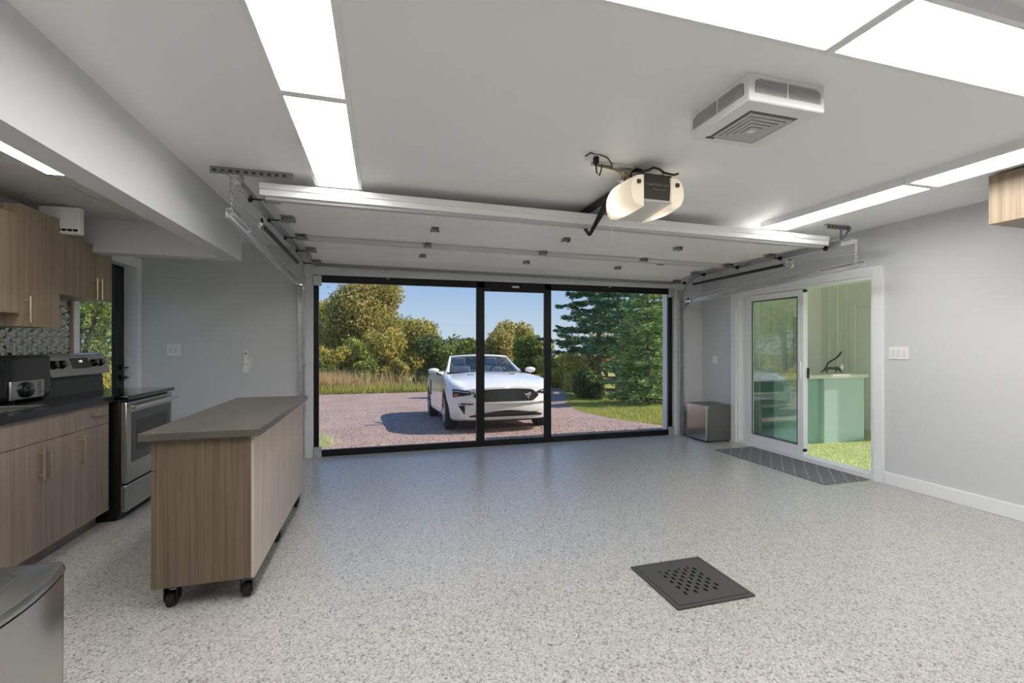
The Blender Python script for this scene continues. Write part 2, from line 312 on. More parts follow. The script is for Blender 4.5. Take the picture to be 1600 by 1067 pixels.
g = G(); g.box(-.03, .03, -.05, .05, -.006, 0); g.box(-.032, -.026, -.035, .035, -.034, 0); g.box(.026, .032, -.035, .035, -.034, 0); g.tube([(-.04, 0, -.026), (.04, 0, -.026)], .008, 8); g.box(-.02, .02, -.02, .02, -.03, -.01)
hg = g.make('hinge', 'galv_dark', gd, local=True)
first = True
for y, dz in ((3.97, 0), (4.59, -.004), (5.19, 0)):
    for x in (-1.22, 0., 1.22):
        if first: hg.location = (x, L(y), dz); first = False
        else: child_copy(hg, gd, (x, L(y), dz))
g = G(); g.box(-.05, .05, -.05, .05, -.007, 0); g.box(-.045, -.038, -.035, .035, -.05, 0); g.box(.038, .045, -.035, .035, -.05, 0); g.tube([(-.06, 0, -.035), (.06, 0, -.035)], .009, 8); g.box(-.03, .03, -.03, .012, -.045, -.02)
rb = g.make('roller_bracket', 'galv_dark', gd, local=True)
g = G(); g.tube([(0, 0, 0), (.09, 0, 0)], .006, 8); g.disc((.09, 0, 0), (1, 0, 0), .023, .018, 14)
rl = g.make('roller', 'rubber', rb, local=True); rl.location = (.045, 0, -.035)
first = True
for y in (3.44, 3.97, 4.59, 5.19, 5.60):
    for sx in (-1, 1):
        dz = -.06 if y > 5.5 else 0
        o = rb if first else copy_tree(rb, gd); first = False
        o.location = (sx*(DX-.03), L(y), dz); o.rotation_euler = (0, 0, PI if sx < 0 else 0)
g = G(); g.box(-.04, .04, L(4.84), L(4.88), -.012, 0); g.make('label_plate', 'galv_dark', gd, local=True).location = (1.62, 0, 0)
g = G(); g.bar((-DX, L(5.705), -.08), (DX, L(5.705), -.08), .05, .045); g.make('bottom_seal', 'galv_dark', gd, local=True)
# ------------------------------------------------------------------ tracks
def arc(y0, z0, r, a0, a1, n=8): return [(y0+r*math.cos(a0+(a1-a0)*k/n), z0+r*math.sin(a0+(a1-a0)*k/n)) for k in range(n+1)]
def channel(x, pts, w=.055, dpt=.022, sgn=1):
    """C channel swept along a y-z path, open towards the door"""
    g = G(); n = len(pts); rings = {0: [], 1: [], 2: []}
    for i in range(n):
        a, b_ = pts[max(i-1, 0)], pts[min(i+1, n-1)]; t = Vector((b_[0]-a[0], b_[1]-a[1])).normalized(); nn = Vector((-t.y, t.x))
        def q(x0, x1, u0, u1): return [(x0, pts[i][0]+nn.x*u0, pts[i][1]+nn.y*u0), (x1, pts[i][0]+nn.x*u0, pts[i][1]+nn.y*u0), (x1, pts[i][0]+nn.x*u1, pts[i][1]+nn.y*u1), (x0, pts[i][0]+nn.x*u1, pts[i][1]+nn.y*u1)]
        rings[0].append(q(x, x-sgn*.004, -w/2, w/2)); rings[1].append(q(x, x+sgn*dpt, w/2-.004, w/2)); rings[2].append(q(x, x+sgn*dpt, -w/2, -w/2+.004))
    for k in rings: g.loft(rings[k])
    return g
def perf_angle(g, p0, p1, w=.03, up=(0, 0, 1), holes=True):
    g.bar(p0, p1, w, .003, up); return g
for side, xs, dzr, word in ((1, OX0-.10, .0, 'next to the grey kitchen side wall'), (-1, OX1+.09, -.055, 'next to the sliding glass door')):
    t_ = thing('garage_door_track', (xs, YB-.02, 0), 'galvanized double garage door track and spring '+word, 'door track')
    zu, zl = 2.33+dzr, 2.11+dzr; yn = 3.16
    channel(xs, [(yn, zu)]+[(5.28, zu-.0)]+arc(5.28, zu-.36, .36, PI/2, 0)+[(5.64, 1.86)], sgn=side).make('upper_track', 'galv', t_, smooth=True)
    channel(xs-side*.03, [(5.69, .02), (5.69, zl-.34)]+[(5.69-.22+.22*math.cos(a), zl-.34+.22*math.sin(a)) for a in np.linspace(.15, PI/2, 7)]+[(yn-.06, zl)], sgn=side).make('lower_track', 'galv', t_, smooth=True)
    g = G(); g.box(xs-.028, xs-.022, YB-.06, YB, .02, 2.1); g.make('wall_angle', 'galv', t_)
    box(xs-.06 if side > 0 else xs-.01, xs+.01 if side > 0 else xs+.06, YB-.05, YB, .0, 2.12).make('jamb_seal', 'galv', t_)
    for z in (.55, 1.05, 1.55):
        box(xs-.04, xs+.02, YB-.075, YB-.02, z, z+.035).make('jamb_bracket', 'galv', t_)
    # extension spring with pulley
    sp = G(); ys, ye = 3.95, 5.45; zs = (zu+zl)/2+.02
    sp.tube([(xs-side*.02, ys, zs), (xs-side*.02, ye, zs-.02)], .018, 10)
    sp.make('spring', 'black', t_, smooth=True)
    g = G(); g.disc((xs-side*.02, ys-.07, zs), (1, 0, 0), .05, .016, 18); g.disc((xs-side*.02, ys-.07, zs), (1, 0, 0), .018, .03, 10); g.bar((xs-side*.02, ys-.07, zs), (xs-side*.02, ys+.02, zs), .03, .012); g.make('pulley', 'chrome', t_, smooth=True)
    g = G(); g.disc((xs-side*.02, 5.56, zl-.12), (1, 0, 0), .05, .02, 18); g.disc((xs-side*.02, 5.56, zl-.12), (1, 0, 0), .02, .04, 10); g.box(xs-.03, xs+.03, 5.56, 5.74, zl-.125, zl-.115); g.make('header_pulley', 'chrome', t_, smooth=True)
    G().tube([(xs-side*.02, ys-.12, zs), (xs-side*.02, yn, zl+.1)], .003, 6).make('cable', 'galv', t_)
    G().tube([(xs-side*.02, ys-.07, zs-.05), (xs-side*.02, 5.56, zl-.07)], .003, 6).make('cable', 'galv', t_)
    for yy in (3.55, 4.9):
        G().disc((xs-side*.035, yy, zl), (1, 0, 0), .022, .05, 10).make('splice_bolt', 'galv', t_, smooth=True)
    # perforated strap tying the two rails, and ceiling hanger
    g = G()
    for k in range(8):
        z0 = zl+(zu-zl)*k/8; g.box(xs-.016, xs-.013, yn-.035, yn-.025, z0, z0+.028); g.box(xs-.016, xs-.013, yn-.007, yn+.003, z0, z0+.028); g.box(xs-.016, xs-.013, yn-.035, yn+.003, z0+.018, z0+.032)
    g.make('perforated_strap', 'galv', t_)
    h_ = G(); yh = yn+.14; xa, xb = (xs-.18, xs+.30) if side > 0 else (xs-.17, xs+.12)
    h_.box(xa, xb, yh-.002, yh+.001, H-.045, H); h_.box(xa, xb, yh, yh+.035, H-.004, H)
    nh = int((xb-xa)/.045)
    hm = h_.make('ceiling_angle', 'galv_dark', t_)
    for k in range(nh): xx = xa+.025+k*.045; box(xx-.011, xx+.011, yh-.004, yh-.0015, H-.032, H-.015).make('slot', 'dark_grey', hm)
    G().box(xs-.014, xs+.014, yh-.004, yh, zu-.03, H-.02).make('hanger_strap', 'galv_dark', t_)
    G().bar((xs, yh, zu+.02), (xs+(.12 if side < 0 else -.12), yh, H-.02), .004, .024, (0, 1, 0)).make('diagonal_strap', 'galv_dark', t_)

# ------------------------------------------------------------------ screen wall in the opening
scr = thing('garage_screen', (1.665, YB+.03, 0), 'black framed mesh screen wall with centre doorway filling garage opening', 'screen')
F0, F1 = YB+.005, YB+.055
def pst(x0, x1, z0=0., z1=OH): return box(x0, x1, F0, F1, z0, z1).make('post', 'black_frame', scr, bevel=.004)
for x0, x1 in ((OX0+.002, OX0+.055), (1.17, 1.275), (2.10, 2.195), (OX1-.075, OX1-.022)): pst(x0, x1)
box(OX0+.055, OX1-.075, F0, F1, OH-.085, OH).make('top_rail', 'black_frame', scr, bevel=.004)
for x0, x1 in ((OX0+.055, 1.17), (1.275, 2.10), (2.195, OX1-.075)):
    box(x0, x1, F0, F1, .0, .075).make('bottom_rail', 'black_frame', scr, bevel=.004)
    G().add([(x0, YB+.03, .07), (x1, YB+.03, .07), (x1, YB+.03, OH-.08), (x0, YB+.03, OH-.08)], [(0, 1, 2, 3)]).make('mesh_panel', 'screen_mesh', scr)
box(1.275, 2.10, F0-.004, F1, OH-.125, OH-.085).make('door_head', 'black_frame', scr)
box(1.64, 1.74, F0-.012, F0, OH-.075, OH-.045).make('latch_plate', 'steel', scr, bevel=.003)
for x in (.05, 3.05): box(x, x+.035, F0-.012, F0, OH-.02, OH).make('clip', 'galv_dark', scr)
for x in (OX0+.0, OX1-.09):
    box(x, x+.09, F0-.03, F0, .0, .12).make('foot_bracket', 'galv', scr, bevel=.004); box(x, x+.09, F0-.03, F0, OH-.13, OH-.01).make('head_bracket', 'galv', scr, bevel=.004)

# ------------------------------------------------------------------ ceiling panels
def panel(x0, x1, y0, y1, label, z1=H, dz=.052):
    p = thing('ceiling_light', ((x0+x1)/2, (y0+y1)/2, z1), label, 'ceiling light', 'flat LED panels on the ceiling'); z0 = z1-dz; f = .022
    g = G(); g.box(x0, x0+f, y0, y1, z0, z1); g.box(x1-f, x1, y0, y1, z0, z1); g.box(x0+f, x1-f, y0, y0+f, z0, z1); g.box(x0+f, x1-f, y1-f, y1, z0, z1); g.box(x0+f, x1-f, y0+f, y1-f, z1-.012, z1)
    g.make('frame', 'trim', p); box(x0+f, x1-f, y0+f, y1-f, z0+.006, z0+.010).make('diffuser', 'diffuser', p)
ordn = ['end panel beside the raised door', 'second panel from the raised door', 'third panel from the raised door']
for k in range(3):
    panel(-.435, -.135, 3.36-1.205*(k+1), 3.36-1.205*k-.003, 'flat white LED panel, row beside kitchen bulkhead, '+ordn[k])
    panel(3.385, 3.69, 3.44-1.215*(k+1), 3.44-1.215*k-.003, 'flat white LED panel, row along sliding door wall, '+ordn[k])
panel(.365, 1.588, 1.0, 1.315, 'flat white LED panel of the cross row, on the kitchen side of the heater')
panel(1.59, 2.815, 1.0, 1.315, 'flat white LED panel of the cross row, between heater and wall cabinet')
ks = thing('strip_light', (-1.83, 2.1, KB), 'narrow LED strip light on the dropped kitchen ceiling', 'strip light')  # out-of-view near part is lengthened to brighten the kitchen
g = G(); g.box(-1.893, -1.88, .87, 3.31, KB-.006, KB+.002); g.box(-1.765, -1.752, .87, 3.31, KB-.006, KB+.002); g.box(-1.88, -1.765, 3.30, 3.31, KB-.006, KB+.002); g.make('frame', 'trim', ks)
box(-1.88, -1.765, .87, 3.30, KB-.005, KB+.001).make('diffuser', 'diffuser', ks)

# ------------------------------------------------------------------ ceiling heater
hx0, hx1, hy0, hy1, hz = 1.465, 1.87, 1.545, 1.925, 2.335
ht = thing('ceiling_heater', ((hx0+hx1)/2, (hy0+hy1)/2, H), 'white box heater with louvred sides and square grille on ceiling', 'heater')
box(hx0, hx1, hy0, hy1, hz, H).make('housing', 'white', ht, bevel=.006)
def louvre(face, a0, a1, z0, z1, clip):
    g = G(); n = 10; gd_ = G()
    def put(gg, u0, u1, za, zb, d):
        if face == 'y': gg.box(u0, u1, hy0-d, hy0-d+.002, za, zb)
        else: gg.box(hx0-d, hx0-d+.002, u0, u1, za, zb)
    r = .022
    for k in range(n):
        za = z0+(z1-z0)*k/n; zb = z0+(z1-z0)*(k+1)/n; c0 = c1 = 0
        top = max(0, (zb-(z1-r))/r); cut = r*(1-math.sqrt(max(0, 1-top*top)))
        if clip == 'lo': c0 = cut
        else: c1 = cut
        put(gd_, a0+c0, a1-c1, za, zb, .001); put(g, a0+c0, a1-c1, za+(zb-za)*.08, za+(zb-za)*.40, .004)
    d = gd_.make('vent', 'vent_dark', ht); g.make('louvre_slats', 'white', d)
w = (hx1-hx0); louvre('y', hx0+.03, hx0+w/2-.006, hz+.035, H-.022, 'lo'); louvre('y', hx0+w/2+.006, hx1-.025, hz+.035, H-.022, 'hi')
w = (hy1-hy0); louvre('x', hy0+.03, hy0+w/2-.006, hz+.035, H-.022, 'lo'); louvre('x', hy0+w/2+.006, hy1-.025, hz+.035, H-.022, 'hi')
cx, cy = (hx0+hx1)/2, (hy0+hy1)/2+.01
box(cx-.13, cx+.13, cy-.13, cy+.13, hz-.002, hz).make('grille_recess', 'recess', ht)
for k in range(5):
    a = .118-.022*k; g = G()
    for s_ in (-1, 1):
        g.prism([(cx-a, cy+s_*a), (cx+a, cy+s_*a), (cx+a-.016, cy+s_*(a-.016)), (cx-a+.016, cy+s_*(a-.016))], 'z', hz-.006-.002*k, hz-.001)
        g.prism([(cx+s_*a, cy-a), (cx+s_*a, cy+a), (cx+s_*(a-.016), cy+a-.016), (cx+s_*(a-.016), cy-a+.016)], 'z', hz-.006-.002*k, hz-.001)
    g.make('grille_ring', 'grille_grey', ht)
box(cx-.016, cx+.016, cy-.016, cy+.016, hz-.018, hz).make('grille_centre', 'white', ht)
box(hx0+.06, hx0+.11, hy1-.055, hy1-.035, hz-.001, hz).make('rating_label', 'steel_side', ht)

# ------------------------------------------------------------------ garage door opener
ox, oy = 1.63, 2.62
op = thing('door_opener', (ox, oy, H), 'grey garage door opener with glowing white side lenses under ceiling', 'door opener')
yn_, yf_ = oy-.17, oy+.17; zb_, zt_ = 2.165, 2.375
g = G(); g.loft([[(ox-.115, yn_+.012, zt_), (ox+.115, yn_+.012, zt_), (ox+.115, yf_, zt_), (ox-.115, yf_, zt_)], [(ox-.09, yn_, zb_+.03), (ox+.09, yn_, zb_+.03), (ox+.09, yf_, zb_+.01), (ox-.09, yf_, zb_+.01)]])
g.make('motor_housing', 'opener_grey', op, bevel=.006)
G().loft([[(ox-.10, yn_-.004, zb_+.03), (ox+.10, yn_-.004, zb_+.03), (ox+.12, yf_, zb_), (ox-.12, yf_, zb_)], [(ox-.10, yn_-.004, zb_+.045), (ox+.10, yn_-.004, zb_+.045), (ox+.12, yf_, zb_+.015), (ox-.12, yf_, zb_+.015)]]).make('bottom_cover', 'opener_white', op, bevel=.003)
for s_ in (-1, 1):
    rings = []
    for k in range(9):
        t = k/8; y = yn_-.008+t*(yf_-yn_+.01); bul = math.sin(PI*(.22+.62*t)); xo = .125+.095*bul
        rr = []
        for j in range(9):
            a = -PI/2+PI*j/8; rr.append((ox+s_*(.098+(xo-.098)*math.cos(a)**.7 if math.cos(a) > 0 else .098), y, (zb_+zt_)/2-.012+.098*math.sin(a)*(.92+.1*bul)))
        rings.append(rr)
    G().loft(rings).make('light_lens', 'lens', op, smooth=True)
    bl_ = bpy.data.lights.new('bulb', 'POINT'); bl_.energy = .55; bl_.color = (1, .93, .82); bl_.shadow_soft_size = .025
    bo_ = bpy.data.objects.new('bulb', bl_); COL.objects.link(bo_); bo_.location = (ox+s_*.15, oy+.02, (zb_+zt_)/2-.03)
    box(ox+s_*.135-.012, ox+s_*.135+.012, yn_-.022, yn_+.0, 2.295, 2.32).make('lens_catch', 'opener_grey', op, bevel=.004)
face = Matrix.Translation((ox, yn_-.0015, 2.30)) @ Matrix.Rotation(PI/2+.07, 4, 'X')
text('CHAMBERLAIN', .024, 'silver_print', op, face)
text('Whisper Drive', .016, 'silver_print', op, Matrix.Translation((ox+.01, yn_-.004, 2.274)) @ Matrix.Rotation(PI/2+.07, 4, 'X'), .25)
G().tube([(ox-.11, yn_+.01, zt_), (ox-.06, yn_, zt_+.012), (ox-.03, yn_-.004, zt_+.03), (ox+.01, yn_-.004, zt_+.025), (ox+.05, yn_, zt_+.006), (ox+.12, yn_, zt_), (ox+.15, yn_, zt_+.012)], .007, 8).make('antenna_cable', 'cord', op, smooth=True)
g = G(); g.box(ox-.022, ox+.022, yf_-.08, YB-.0, 2.405, 2.44); g.make('rail', 'black', op)
for s_ in (-.018, .018): G().bar((ox-.02+s_, 3.02, 2.40), (ox-.02, 3.36, 2.20), .006, .026, (1, 0, 0)).make('door_arm', 'black', op)
G().bar((ox-.02, 3.36, 2.20), (ox-.02, 3.44, 2.27), .008, .03, (1, 0, 0)).make('arm_bracket', 'dark_grey', op)
g = G(); g.box(ox-.16, ox-.155, oy-.01, oy+.02, zt_-.01, H); g.box(ox+.155, ox+.16, oy-.01, oy+.02, zt_-.01, H); g.box(ox-.17, ox+.17, oy-.01, oy+.02, zt_-.004, zt_)
g.make('hanger_strap', 'galv', op)
h1 = box(ox+.13, ox+.40, oy+.19, oy+.225, H-.004, H); h1.box(ox+.13, ox+.40, oy+.188, oy+.191, H-.035, H); h1.make('ceiling_angle', 'galv', op)
box(ox-.38, ox-.10, oy-.06, oy-.03, H-.02, H).make('ceiling_angle', 'galv', op)
for k in range(3):
    pts = [(ox-.06+.05*math.cos(a)+.008*k, oy-.05+.02*k, H-.055+.042*math.sin(a)) for a in np.linspace(0, 2*PI*.95, 16)]
    G().tube(pts, .004, 6).make('wire_coil', 'cord', op, smooth=True)
for k in range(5):
    j = lambda s: random.uniform(-s, s)
    G().tube([(ox-.36, oy-.05+j(.01), H-.022), (ox-.26, oy-.05+j(.012), H-.03+j(.006)), (ox-.17, oy-.05+j(.015), H-.045+j(.01)), (ox-.12+j(.015), oy-.04, H-.06+j(.02)), (ox-.13+j(.02), oy, zt_-.02)], .004, 6).make('wire', ['wire_tan', 'wire_tan', 'cord', 'wire_tan', 'silver_print'][k], op, smooth=True)
G().tube([(ox, 3.02, 2.40), (ox, 3.02, 2.08)], .0022, 6).make('release_cord', 'white', op)
oc = thing('ceiling_outlet', (1.235, 2.50, H), 'white ceiling socket with a black plug beside the door opener', 'outlet')
box(1.195, 1.275, 2.44, 2.56, H-.008, H).make('plate', 'white', oc, bevel=.003)
box(1.222, 1.250, 2.475, 2.505, H-.05, H-.006).make('plug', 'cord', oc, bevel=.004)
G().tube([(1.236, 2.49, H-.045), (1.24, 2.49, H-.10), (1.26, 2.49, H-.115), (1.275, 2.5, H-.08), (1.30, 2.54, H-.03)], .0045, 6).make('cable', 'cord', oc, smooth=True)
G().tube([(1.15, 2.46, H-.025), (1.18, 2.45, H-.006), (1.24, 2.45, H-.008), (1.30, 2.47, H-.012), (1.345, 2.5, H-.03), (1.36, 2.53, H-.05)], .005, 6).make('flex_lead', 'dark_grey', oc, smooth=True)

# ------------------------------------------------------------------ sliding glass door (right wall)
sd = thing('door_2', (XR, (SD0+SD1)/2, 0), 'white sliding patio door slid open onto green turf room', 'sliding door'); struct(sd)
g = G(); cw = .09
g.box(XR-.018, XR+.001, SD0-cw, SD0, 0, SDH+cw); g.box(XR-.018, XR+.001, SD1, SD1+cw, 0, SDH+cw); g.box(XR-.018, XR+.001, SD0, SD1, SDH, SDH+cw)
g.make('casing', 'trim', sd, bevel=.003)
g = G(); g.box(XR, XR+.15, SD0, SD0+.03, 0, SDH); g.box(XR, XR+.15, SD1-.03, SD1, 0, SDH); g.box(XR, XR+.15, SD0+.03, SD1-.03, SDH-.03, SDH); g.box(XR-.0, XR+.15, SD0+.03, SD1-.03, 0, .045)
g.make('jamb', 'trim', sd)
ymid = 4.10
def leaf(x0, y0, y1, st=.075):
    g = G(); z0, z1 = .05, SDH-.035
    g.box(x0, x0+.035, y0, y0+st, z0, z1); g.box(x0, x0+.035, y1-st, y1, z0, z1); g.box(x0, x0+.035, y0+st, y1-st, z1-st, z1); g.box(x0, x0+.035, y0+st, y1-st, z0, z0+.11)
    f = g.make('leaf_frame', 'trim', sd, bevel=.003)
    box(x0+.015, x0+.020, y0+st, y1-st, z0+.11, z1-st).make('pane', 'glass_door', f)
    g = G(); e = .008
    g.box(x0-.001, x0+.01, y0+st, y0+st+e, z0+.11, z1-st); g.box(x0-.001, x0+.01, y1-st-e, y1-st, z0+.11, z1-st); g.box(x0-.001, x0+.01, y0+st+e, y1-st-e, z1-st-e, z1-st); g.box(x0-.001, x0+.01, y0+st+e, y1-st-e, z0+.11, z0+.11+e); g.make('gasket', 'dark_grey', f)
    return f
lf = leaf(XR+.025, 4.075, 4.90); leaf(XR+.085, 4.10, SD1-.03)
box(XR+.01, XR+.027, 4.10, 4.125, .93, 1.12).make('handle', 'trim', lf, bevel=.005); box(XR+.08, XR+.10, 4.062, 4.076, .93, 1.05).make('latch', 'black', lf)
for zz in (SDH-.07, .10): box(XR+.02, XR+.06, 4.055, 4.075, zz, zz+.03).make('stop', 'black', sd)

# ------------------------------------------------------------------ left wall glazed door
dr = thing('door_1', (XL-.12, (DL0+DL1)/2, 0), 'black framed glass side door beside the stove', 'door'); struct(dr)
g = G(); g.box(XL-.001, XL+.016, DL0-.085, DL0, 0, DLH+.085); g.box(XL-.001, XL+.016, DL1, DL1+.05, 0, DLH+.085); g.box(XL-.001, XL+.016, DL0, DL1, DLH, DLH+.085); g.make('casing', 'trim', dr, bevel=.003)
g = G(); g.box(XL-.16, XL, DL0-.001, DL0+.012, 0, DLH); g.box(XL-.16, XL, DL1-.012, DL1+.001, 0, DLH); g.box(XL-.16, XL, DL0, DL1, DLH-.012, DLH+.001); g.make('jamb', 'trim', dr)
g = G(); xa, xb = XL-.15, XL-.11; a, bq = DL0+.015, DL1-.015
g.box(xa, xb, a, a+.12, .01, DLH-.015); g.box(xa, xb, bq-.15, bq, .01, DLH-.015); g.box(xa, xb, a+.12, bq-.15, DLH-.15, DLH-.015); g.box(xa, xb, a+.12, bq-.15, .01, .2)
lf = g.make('leaf', 'black_frame', dr, bevel=.004); box(xa+.015, xa+.02, a+.12, bq-.15, .2, DLH-.15).make('pane', 'glass_clear', lf)
for z, l in ((1.08, .10), (.98, .05)):
    g = G(); g.disc((xb+.008, bq-.06, z), (1, 0, 0), .028, .016, 16); g.tube([(xb+.01, bq-.06, z), (xb+.06, bq-.06, z), (xb+.062, bq-.06-l, z)], .009, 8); g.make('lever_handle', 'black', lf, smooth=True)

# ------------------------------------------------------------------ kitchen run
def pull(parent, p, axis, ln=.15, off=.032, m='brass'):
    p = Vector(p); d = {'z': Vector((0, 0, 1)), 'y': Vector((0, 1, 0))}[axis]; n = Vector((1, 0, 0)); g = G()
    g.tube([p-d*ln/2+n*off, p+d*ln/2+n*off], .006, 10)
    for s_ in (-1, 1): g.tube([p+d*s_*ln*.34-n*.002, p+d*s_*ln*.34+n*off], .0045, 8)
    return g.make('handle', m, parent, smooth=True)
CF = -1.93
def base_cab(y0, y1, label, drawers, doors):
    c_ = thing('base_cabinet', ((XL+CF)/2, (y0+y1)/2, 0), label, 'cabinet')
    g = G(); g.box(XL+.002, CF-.02, y0+.001, y1-.001, .11, .90); g.make('carcass', 'wood', c_)
    box(XL+.002, CF-.08, y0+.001, y1-.001, 0, .11).make('toe_kick', 'wood', c_)
    zt = .895; zd = .745
    for a, bb, h in drawers:
        d = box(CF-.02, CF, a+.0015, bb-.0015, zd+.002, zt).make('drawer_front', 'wood', c_, bevel=.001)
        if h: pull(d, (CF, (a+bb)/2+.03, .83), 'y', .14)
    for a, bb, hs in doors:
        d = box(CF-.02, CF, a+.0015, bb-.0015, .105, zd-.002).make('cabinet_door', 'wood', c_, bevel=.001)
        pull(d, (CF, bb-.03 if hs > 0 else a+.03, .62), 'z', .19)
base_cab(3.66, 4.03, 'wood grain base cabinet with one drawer beside the stove', [(3.66, 4.03, True)], [(3.66, 4.03, -1)])
base_cab(3.02, 3.66, 'wood grain two-door sink base cabinet under the dark counter', [(3.02, 3.66, False)], [(3.02, 3.34, 1), (3.34, 3.66, -1)])
base_cab(2.40, 3.02, 'wood grain base cabinet at the end away from the stove', [(2.40, 3.02, False)], [(2.40, 2.71, 1), (2.71, 3.02, -1)])
g = G(); SX0, SX1, SY0, SY1 = -2.38, -2.02, 2.75, 3.50
g.box(XL+.002, CF+.03, 2.38, SY0, .90, .94); g.box(XL+.002, CF+.03, SY1, 4.035, .90, .94); g.box(XL+.002, SX0, SY0, SY1, .90, .94); g.box(SX1, CF+.03, SY0, SY1, .90, .94)
tag(g.make('countertop', 'counter', bevel=.0), 'dark laminate countertop running up to the stove', 'countertop')
sk = thing('sink', ((SX0+SX1)/2, (SY0+SY1)/2, .941), 'stainless drop-in sink in the dark counter', 'sink')
g = G(); g.box(SX0-.02, SX0+.01, SY0-.02, SY1+.02, .941, .946); g.box(SX1-.01, SX1+.02, SY0-.02, SY1+.02, .941, .946); g.box(SX0+.01, SX1-.01, SY0-.02, SY0+.01, .941, .946); g.box(SX0+.01, SX1-.01, SY1-.01, SY1+.02, .941, .946); g.make('rim', 'steel', sk, bevel=.002)
g = G(); g.box(SX0+.005, SX0+.01, SY0+.005, SY1-.005, .915, .943); g.box(SX1-.01, SX1-.005, SY0+.005, SY1-.005, .915, .943); g.box(SX0+.01, SX1-.01, SY0+.005, SY0+.01, .915, .943); g.box(SX0+.01, SX1-.01, SY1-.01, SY1-.005, .915, .943); g.box(SX0+.005, SX1-.005, SY0+.005, SY1-.005, .906, .916); g.make('bowl', 'steel_side', sk)
# upper cabinets
UF = -2.20
def upper(y0, y1, z0, z1, label, doors, hz):
    c_ = thing('wall_cabinet', ((XL+UF)/2, (y0+y1)/2, z0), label, 'cabinet')
    box(XL+.002, UF-.02, y0+.001, y1-.001, z0, z1).make('carcass', 'wood_warm', c_)
    for a, bb, hs in doors:
        d = box(UF-.02, UF, a+.0015, bb-.0015, z0, z1).make('cabinet_door', 'wood_warm', c_, bevel=.001)
        pull(d, (UF, bb-.03 if hs > 0 else a+.035, hz), 'z', .17)
    return c_
upper(3.99, 4.64, 1.68, 2.11, 'short two-door wood wall cabinet above the stove', [(3.99, 4.40, 1), (4.40, 4.64, -1)], 1.76)
upper(3.62, 3.99, 1.435, 2.21, 'tall single-door wood wall cabinet next to the stove cabinet', [(3.62, 3.99, -1)], 1.545)
upper(3.0, 3.62, 1.515, 2.135, 'wood wall cabinet with open cubby over the sink', [(3.0, 3.62, -1)], 1.60)
# metal backsplash tiles
bs = thing('backsplash', (XL+.006, 3.6, .94), 'pressed metal backsplash of overlapping circles behind the stove', 'backsplash')
box(XL+.003, XL+.006, 2.4, 4.60, .942, 1.675).make('backing', 'tin', bs)
a_ = .1; tg = G()
def th(u, v):
    x, y = u-.5, v-.5; ds = sorted([.5-math.hypot(x-cx_, y-cy_) for cx_, cy_ in ((.5, 0), (-.5, 0), (0, .5), (0, -.5))], reverse=True)
    p = max(0, ds[1]); return (.002+.085*p, (u-.5)*a_*.985, (v-.5)*a_*.985)
tg.grid(th, 14, 14); tl = None
for i in range(22):
    for j in range(7):
        y = 2.45+a_*i; z = .941+a_*.985*(j+.5)
        if j > 4 and y < 4.0: continue
        if tl is None: tl = tg.make('tile', 'tin', bs, local=True, smooth=True); o = tl
        else: o = tl.copy(); COL.objects.link(o); o.parent = bs
        o.location = (0, y-3.6, z-.94)
tag(box(XL, XL+.02, 4.60, 4.632, .94, 1.68).make('edge_trim', 'wood_warm'), 'light wood edging strip at the backsplash end', 'edging')
# mini split style unit on top of wall cabinet
ac = thing('vented_box', (-2.21, 4.03, 2.11), 'white box with black vent slots on top of the stove cabinet', 'box')
box(-2.33, -2.09, 3.995, 4.06, 2.111, 2.305).make('housing', 'white', ac, bevel=.012)
for k in range(4): box(-2.225+.033*k, -2.198+.033*k, 3.993, 3.9955, 2.128, 2.145).make('vent_slot', 'black', ac)
# appliance beside stove
ta = thing('toaster', (-2.32, 3.72, .94), 'black toaster oven with steel dial panel on counter by stove', 'toaster')
box(-2.44, -2.25, 3.46, 4.0, .955, 1.25).make('body', 'black_gloss', ta, bevel=.025, seg=4)
pn = box(-2.252, -2.235, 3.60, 3.90, .962, 1.085).make('control_panel', 'steel', ta, bevel=.006)
g = G(); g.loft([[(-2.236+dx, 3.73+.065*math.cos(a)*k, 1.024+.052*math.sin(a)*k) for a in np.linspace(0, 2*PI, 24, endpoint=False)] for dx, k in ((0, 1), (.012, .98), (.02, .8))]); g.make('dial', 'black_gloss', pn, smooth=True)
g = G()
for k in range(6): g.box(-2.2352, -2.2342, 3.835, 3.865+.008*(k % 2), .985+.015*k, .992+.015*k)
g.make('print_lines', 'dial_print', pn)
for yy in (3.5, 3.95): box(-2.42, -2.27, yy-.015, yy+.015, .9405, .957).make('foot', 'black', ta)
# stove
SY_0, SY_1, SF = 4.06, 4.85, -1.85
st = thing('stove', ((XL+SF)/2, (SY_0+SY_1)/2, 0), 'stainless and black freestanding electric range with glass cooktop', 'stove')
box(XL+.022, SF-.03, SY_0, SY_1, .035, .90).make('body', 'black', st, bevel=.003)
box(XL+.02, SF-.06, SY_0+.02, SY_1-.02, .0, .035).make('base', 'black', st)
box(XL+.06, SF+.025, SY_0-.004, SY_1+.004, .90, .932).make('cooktop', 'black_gloss', st, bevel=.004)
d = box(SF-.03, SF+.01, SY_0+.01, SY_1-.01, .275, .885).make('oven_door', 'steel', st, bevel=.006)
box(SF+.008, SF+.013, SY_0+.08, SY_1-.05, .42, .80).make('window', 'black_gloss', d, bevel=.003)
box(SF+.012, SF+.0145, SY_0+.15, SY_1-.12, .49, .73).make('window_pane', 'dark_grey', d)
g = G(); g.tube([(SF+.05, SY_0+.02, .845), (SF+.05, SY_1-.02, .845)], .017, 12)
for y in (SY_0+.05, SY_1-.05): g.box(SF, SF+.05, y-.014, y+.014, .835, .858)
g.make('handle', 'chrome', d, smooth=True)
box(SF-.03, SF+.012, SY_0+.003, SY_1-.003, .065, .262).make('drawer', 'steel', st, bevel=.008)
